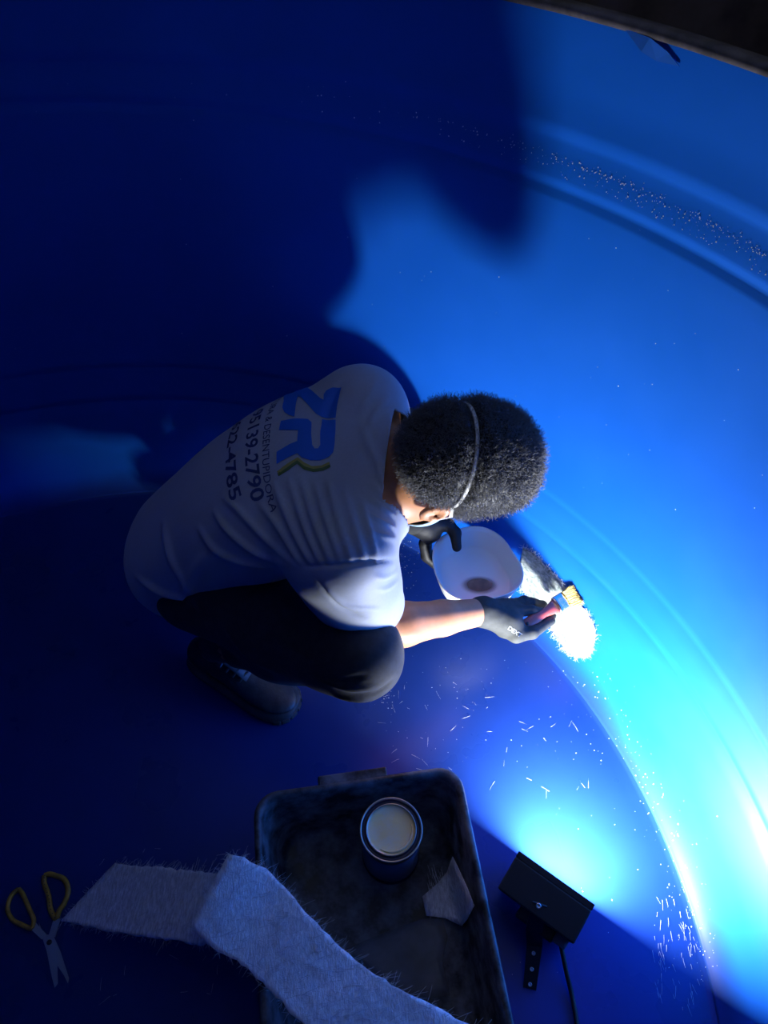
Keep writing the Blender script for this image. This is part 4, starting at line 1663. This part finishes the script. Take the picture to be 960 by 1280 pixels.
# scraps in the trough
def sheet(name, outline, zf, m, thick, label, cat, lift=0.0):
    c = np.mean(outline, axis=0)
    mb = MB()
    n = len(outline)
    v = []
    rings = []
    for f in (1.0, 0.75, 0.5, 0.25, 0.06):
        rings.append([tray_hit(*(c + (np.array(p) - c) * f)) + V(0, 0, 0.001 + lift + thick * (0.5 + 0.5 * math.sin(p[0] * 0.21 + f * 5))) for p in outline])
    mb.rings(rings, False, True)
    o = mb.build(name, m, None, solid=0.0012)
    tag(o, label, cat)
    return o


scrap = sheet('fibreglass_scrap', [(531, 1121), (550, 1105), (562, 1090), (569, 1071), (576, 1086), (587, 1110), (596, 1132), (587, 1150), (580, 1158), (560, 1148), (545, 1146), (536, 1145)], 0.012, M['mat_grey'], 0.004,
              'small grey fibreglass scrap lying in the trough by the can', 'scrap')
n = 160
pp = np.array([tray_hit(RNG.uniform(540, 585), RNG.uniform(1095, 1150)) + V(0, 0, 0.008) for _ in range(n)])
fv, fq = fibres(pp, np.tile(V(-0.25, 1, 0.02), (n, 1)) + RNG.normal(size=(n, 3)) * V(0.12, 0.12, 0.02), RNG.uniform(0.008, 0.022, n), 0.00035, 0.05, 3)
f = link('loose_fibres', npmesh('loose_fibres', fv, fq), M['fibre'], scrap)
f['kind'] = 'stuff'
sheet('plastic_film', [(430, 1190), (480, 1168), (530, 1150), (556, 1150), (563, 1172), (556, 1200), (566, 1245), (520, 1252), (470, 1225)], 0.012, M['film'], 0.002,
      'crumpled clear plastic film on the trough bottom', 'film', 0.006)

# ------------------------------------------------------------------ scissors on the floor
sz = 0.006
sc0 = U(62, 1170, sz)
sci = empty('scissors', (sc0[0], sc0[1], 0))
tag(sci, 'half open scissors with golden handles lying on the dark floor', 'scissors')


def zp(a, b, z=sz):
    """zoom crop pixel -> floor point"""
    return U(a * 120 / 904.0, 1070 + b * 170 / 1280.0, z)


for pts_, z in (([(385, 740), (500, 740), (570, 900), (650, 1150), (640, 1200), (600, 1120), (440, 880)], 0.0042),
                ([(365, 625), (410, 735), (470, 760), (540, 1000), (545, 1200), (515, 1240), (490, 1150), (440, 900), (395, 760)], 0.0014)):
    mb = MB()
    top = [zp(a, b, z + 0.0012) for a, b in pts_]
    bot = [zp(a, b, z - 0.0012) for a, b in pts_]
    mb.rings([bot, top], True, True)
    mb.build('blade', M['steel'], sci, smooth=False)
mb = MB()
mb.lathe([(0.0045, 0.0050), (0.0042, 0.0072), (0.0001, 0.0077)], V(*zp(463, 812)[:2], 0), 16)
mb.build('pivot_screw', M['lamp_black'], sci)
for loop, rs_ in (([(420, 185), (415, 250), (445, 340), (465, 420), (475, 500), (525, 590), (560, 510), (600, 455), (635, 370), (638, 290), (600, 215), (540, 190), (470, 170)], 0.0048),
                  ([(175, 310), (110, 370), (75, 460), (80, 540), (130, 610), (200, 645), (295, 680), (318, 600), (285, 520), (250, 440), (215, 360)], 0.0042)):
    pts_ = spline([zp(a, b, 0.0048) for a, b in loop + [loop[0]]], 4)
    mb = MB()
    mb.tube(pts_, rs_, 8, cap=False)
    hnd = mb.build('handle', M['gold'], sci)
    if rs_ > 0.0045:
        mb = MB()
        for p in spline([zp(a, b, 0.0094) for a, b in loop[:6]], 5)[::2]:
            mb.lathe([(0.0012, 0), (0.0009, 0.0009), (0.0001, 0.001)], p, 6)
        mb.build('stud_row', M['lamp_black'], hnd)
mb = MB()
strap(mb, [zp(490, 760, 0.0042), zp(540, 590, 0.0048)], [0.006, 0.006], V(0, 0, 1), 0.0015)
mb.build('shank', M['steel'], sci, smooth=False)
mb = MB()
strap(mb, [zp(415, 760, 0.0018), zp(305, 650, 0.0045)], [0.005, 0.006], V(0, 0, 1), 0.0015)
mb.build('shank', M['steel'], sci, smooth=False)

# ------------------------------------------------------------------ dust, flakes and fibres (countless)
def flecks(name, pts, nrms, size, label, m):
    n = len(pts)
    r1 = RNG.normal(size=(n, 3))
    r1 -= nrms * (r1 * nrms).sum(1)[:, None]
    r1 /= np.linalg.norm(r1, axis=1)[:, None]
    r2 = np.cross(nrms, r1)
    s = (size * RNG.uniform(0.35, 1.0, n) ** 1.5)[:, None]
    asp = RNG.uniform(0.4, 1.0, (n, 1))
    c = pts + nrms * 0.0004
    v = np.stack([c + r1 * s, c + r2 * s * asp, c - r1 * s, c - r2 * s * asp, c + nrms * s * 0.25], 1).reshape(-1, 3)
    b = np.arange(n) * 5
    q = np.concatenate([np.stack([b + i, b + (i + 1) % 4, b + 4], 1) for i in range(4)])
    o = link(name, npmesh(name, v, q), m, None, smooth=False)
    tag(o, label, 'dust', kind='stuff')
    return o


P_, N_ = [], []


def put(px, py):
    p = wall_hit(px, py)
    P_.append(p)
    N_.append(wall_normal(p))


for _ in range(170):                       # dust along the corner
    t = RNG.random()
    a = np.array([[735, 830], [770, 900], [810, 985], [840, 1060], [865, 1140], [885, 1220]])
    q = np.array([np.interp(t, np.linspace(0, 1, 6), a[:, i]) for i in (0, 1)])
    put(q[0] + RNG.normal() * 14, q[1] + RNG.normal() * 14)
for _ in range(90):
    put(RNG.uniform(480, 760), RNG.uniform(820, 960))
for _ in range(60):
    put(505 + RNG.normal() * 12, 690 + RNG.normal() * 28)
for _ in range(50):
    put(500 + RNG.normal() * 10, 690 + RNG.normal() * 20)
for _ in range(45):
    put(RNG.uniform(640, 900), RNG.uniform(1000, 1240))
for _ in range(45):
    put(RNG.uniform(480, 960), RNG.uniform(280, 640))
for _ in range(30):
    put(RNG.uniform(0, 480), RNG.uniform(100, 460))
for _ in range(60):
    put(482 + RNG.normal() * 5, 868 + RNG.normal() * 9)
flecks('dust_flecks', np.array(P_), np.array(N_), 0.0012, 'fine white dust flecks scattered over the blue floor and wall', M['dust'])
P_, N_ = [], []
for _ in range(1800):
    a = RNG.uniform(0.15, 1.75)
    z = 0.962 + abs(RNG.normal()) * 0.010 if RNG.random() < 0.35 else 0.985 + RNG.normal() * 0.004
    dens = np.exp(-((a - 0.62) / 0.30) ** 2)
    if RNG.random() > dens:
        continue
    dr = np.interp(z, [0.953, 0.960, 0.985, 1.004], [0.002, 0.002, 0.006, 0.009])
    p = polar(a, wall_r(z) + dr - 0.0003, z)
    P_.append(p)
    N_.append(nrm(V(-math.cos(a), -math.sin(a), 0.4)))
flecks('ledge_dust', np.array(P_), np.array(N_), 0.0015, 'white dust line caught on the upper ring ledge', M['dust'])
pp, dd = [], []
for _ in range(70):
    p = wall_hit(RNG.uniform(815, 872), RNG.uniform(1110, 1260))
    pp.append(p + wall_normal(p) * 0.0008)
    w_ = nrm(U(850, 1260, 0) - U(828, 1120, 0)) + RNG.normal(size=3) * V(0.18, 0.18, 0.02)
    nw_ = wall_normal(p)
    dd.append(w_ - nw_ * (w_ @ nw_) + nw_ * 0.05)
for _ in range(45):
    p = wall_hit(RNG.uniform(470, 740), RNG.uniform(850, 1000)) + V(0, 0, 0.0008)
    pp.append(p)
    dd.append(RNG.normal(size=3) * V(1, 1, 0.02))
for _ in range(30):
    p = U(RNG.uniform(125, 340), RNG.uniform(1060, 1250), 0.0008)
    pp.append(p)
    dd.append(RNG.normal(size=3) * V(1, 1, 0.02))
n = len(pp)
fv, fq = fibres(np.array(pp), np.array(dd), RNG.uniform(0.005, 0.022, n), 0.0002, 0.1, 3)
tag(link('loose_glass_fibres', npmesh('loose_glass_fibres', clamp_tank(fv), fq), M['fibre']), 'stray glass fibres lying loose on the tank floor', 'fibres', kind='stuff')

# peeling film flap below the rim
def on_wall(px, py, off=0.0):
    p = wall_hit(px, py)
    r_ = nrm(V(p[0] - TC[0], p[1] - TC[1], 0))
    rr_ = np.hypot(p[0] - TC[0], p[1] - TC[1])
    return p + wall_normal(p) * (off - 0.008)


f0, f1, f2, f3, f4 = on_wall(777, 36, 0.002), on_wall(801, 65, 0.006), on_wall(810, 48, 0.003), on_wall(846, 84, 0.002), on_wall(832, 66, 0.002)
flap = MB()
flap.add([f0, f1, f2, f3, f4, on_wall(818, 77, 0.003)], [(0, 1, 2), (1, 5, 2), (2, 5, 4), (5, 3, 4)])
tag(flap.build('peeling_flap', M['flap'], None, smooth=False, solid=0.0015), 'small folded blue flap peeling off the wall under the rim', 'flap')
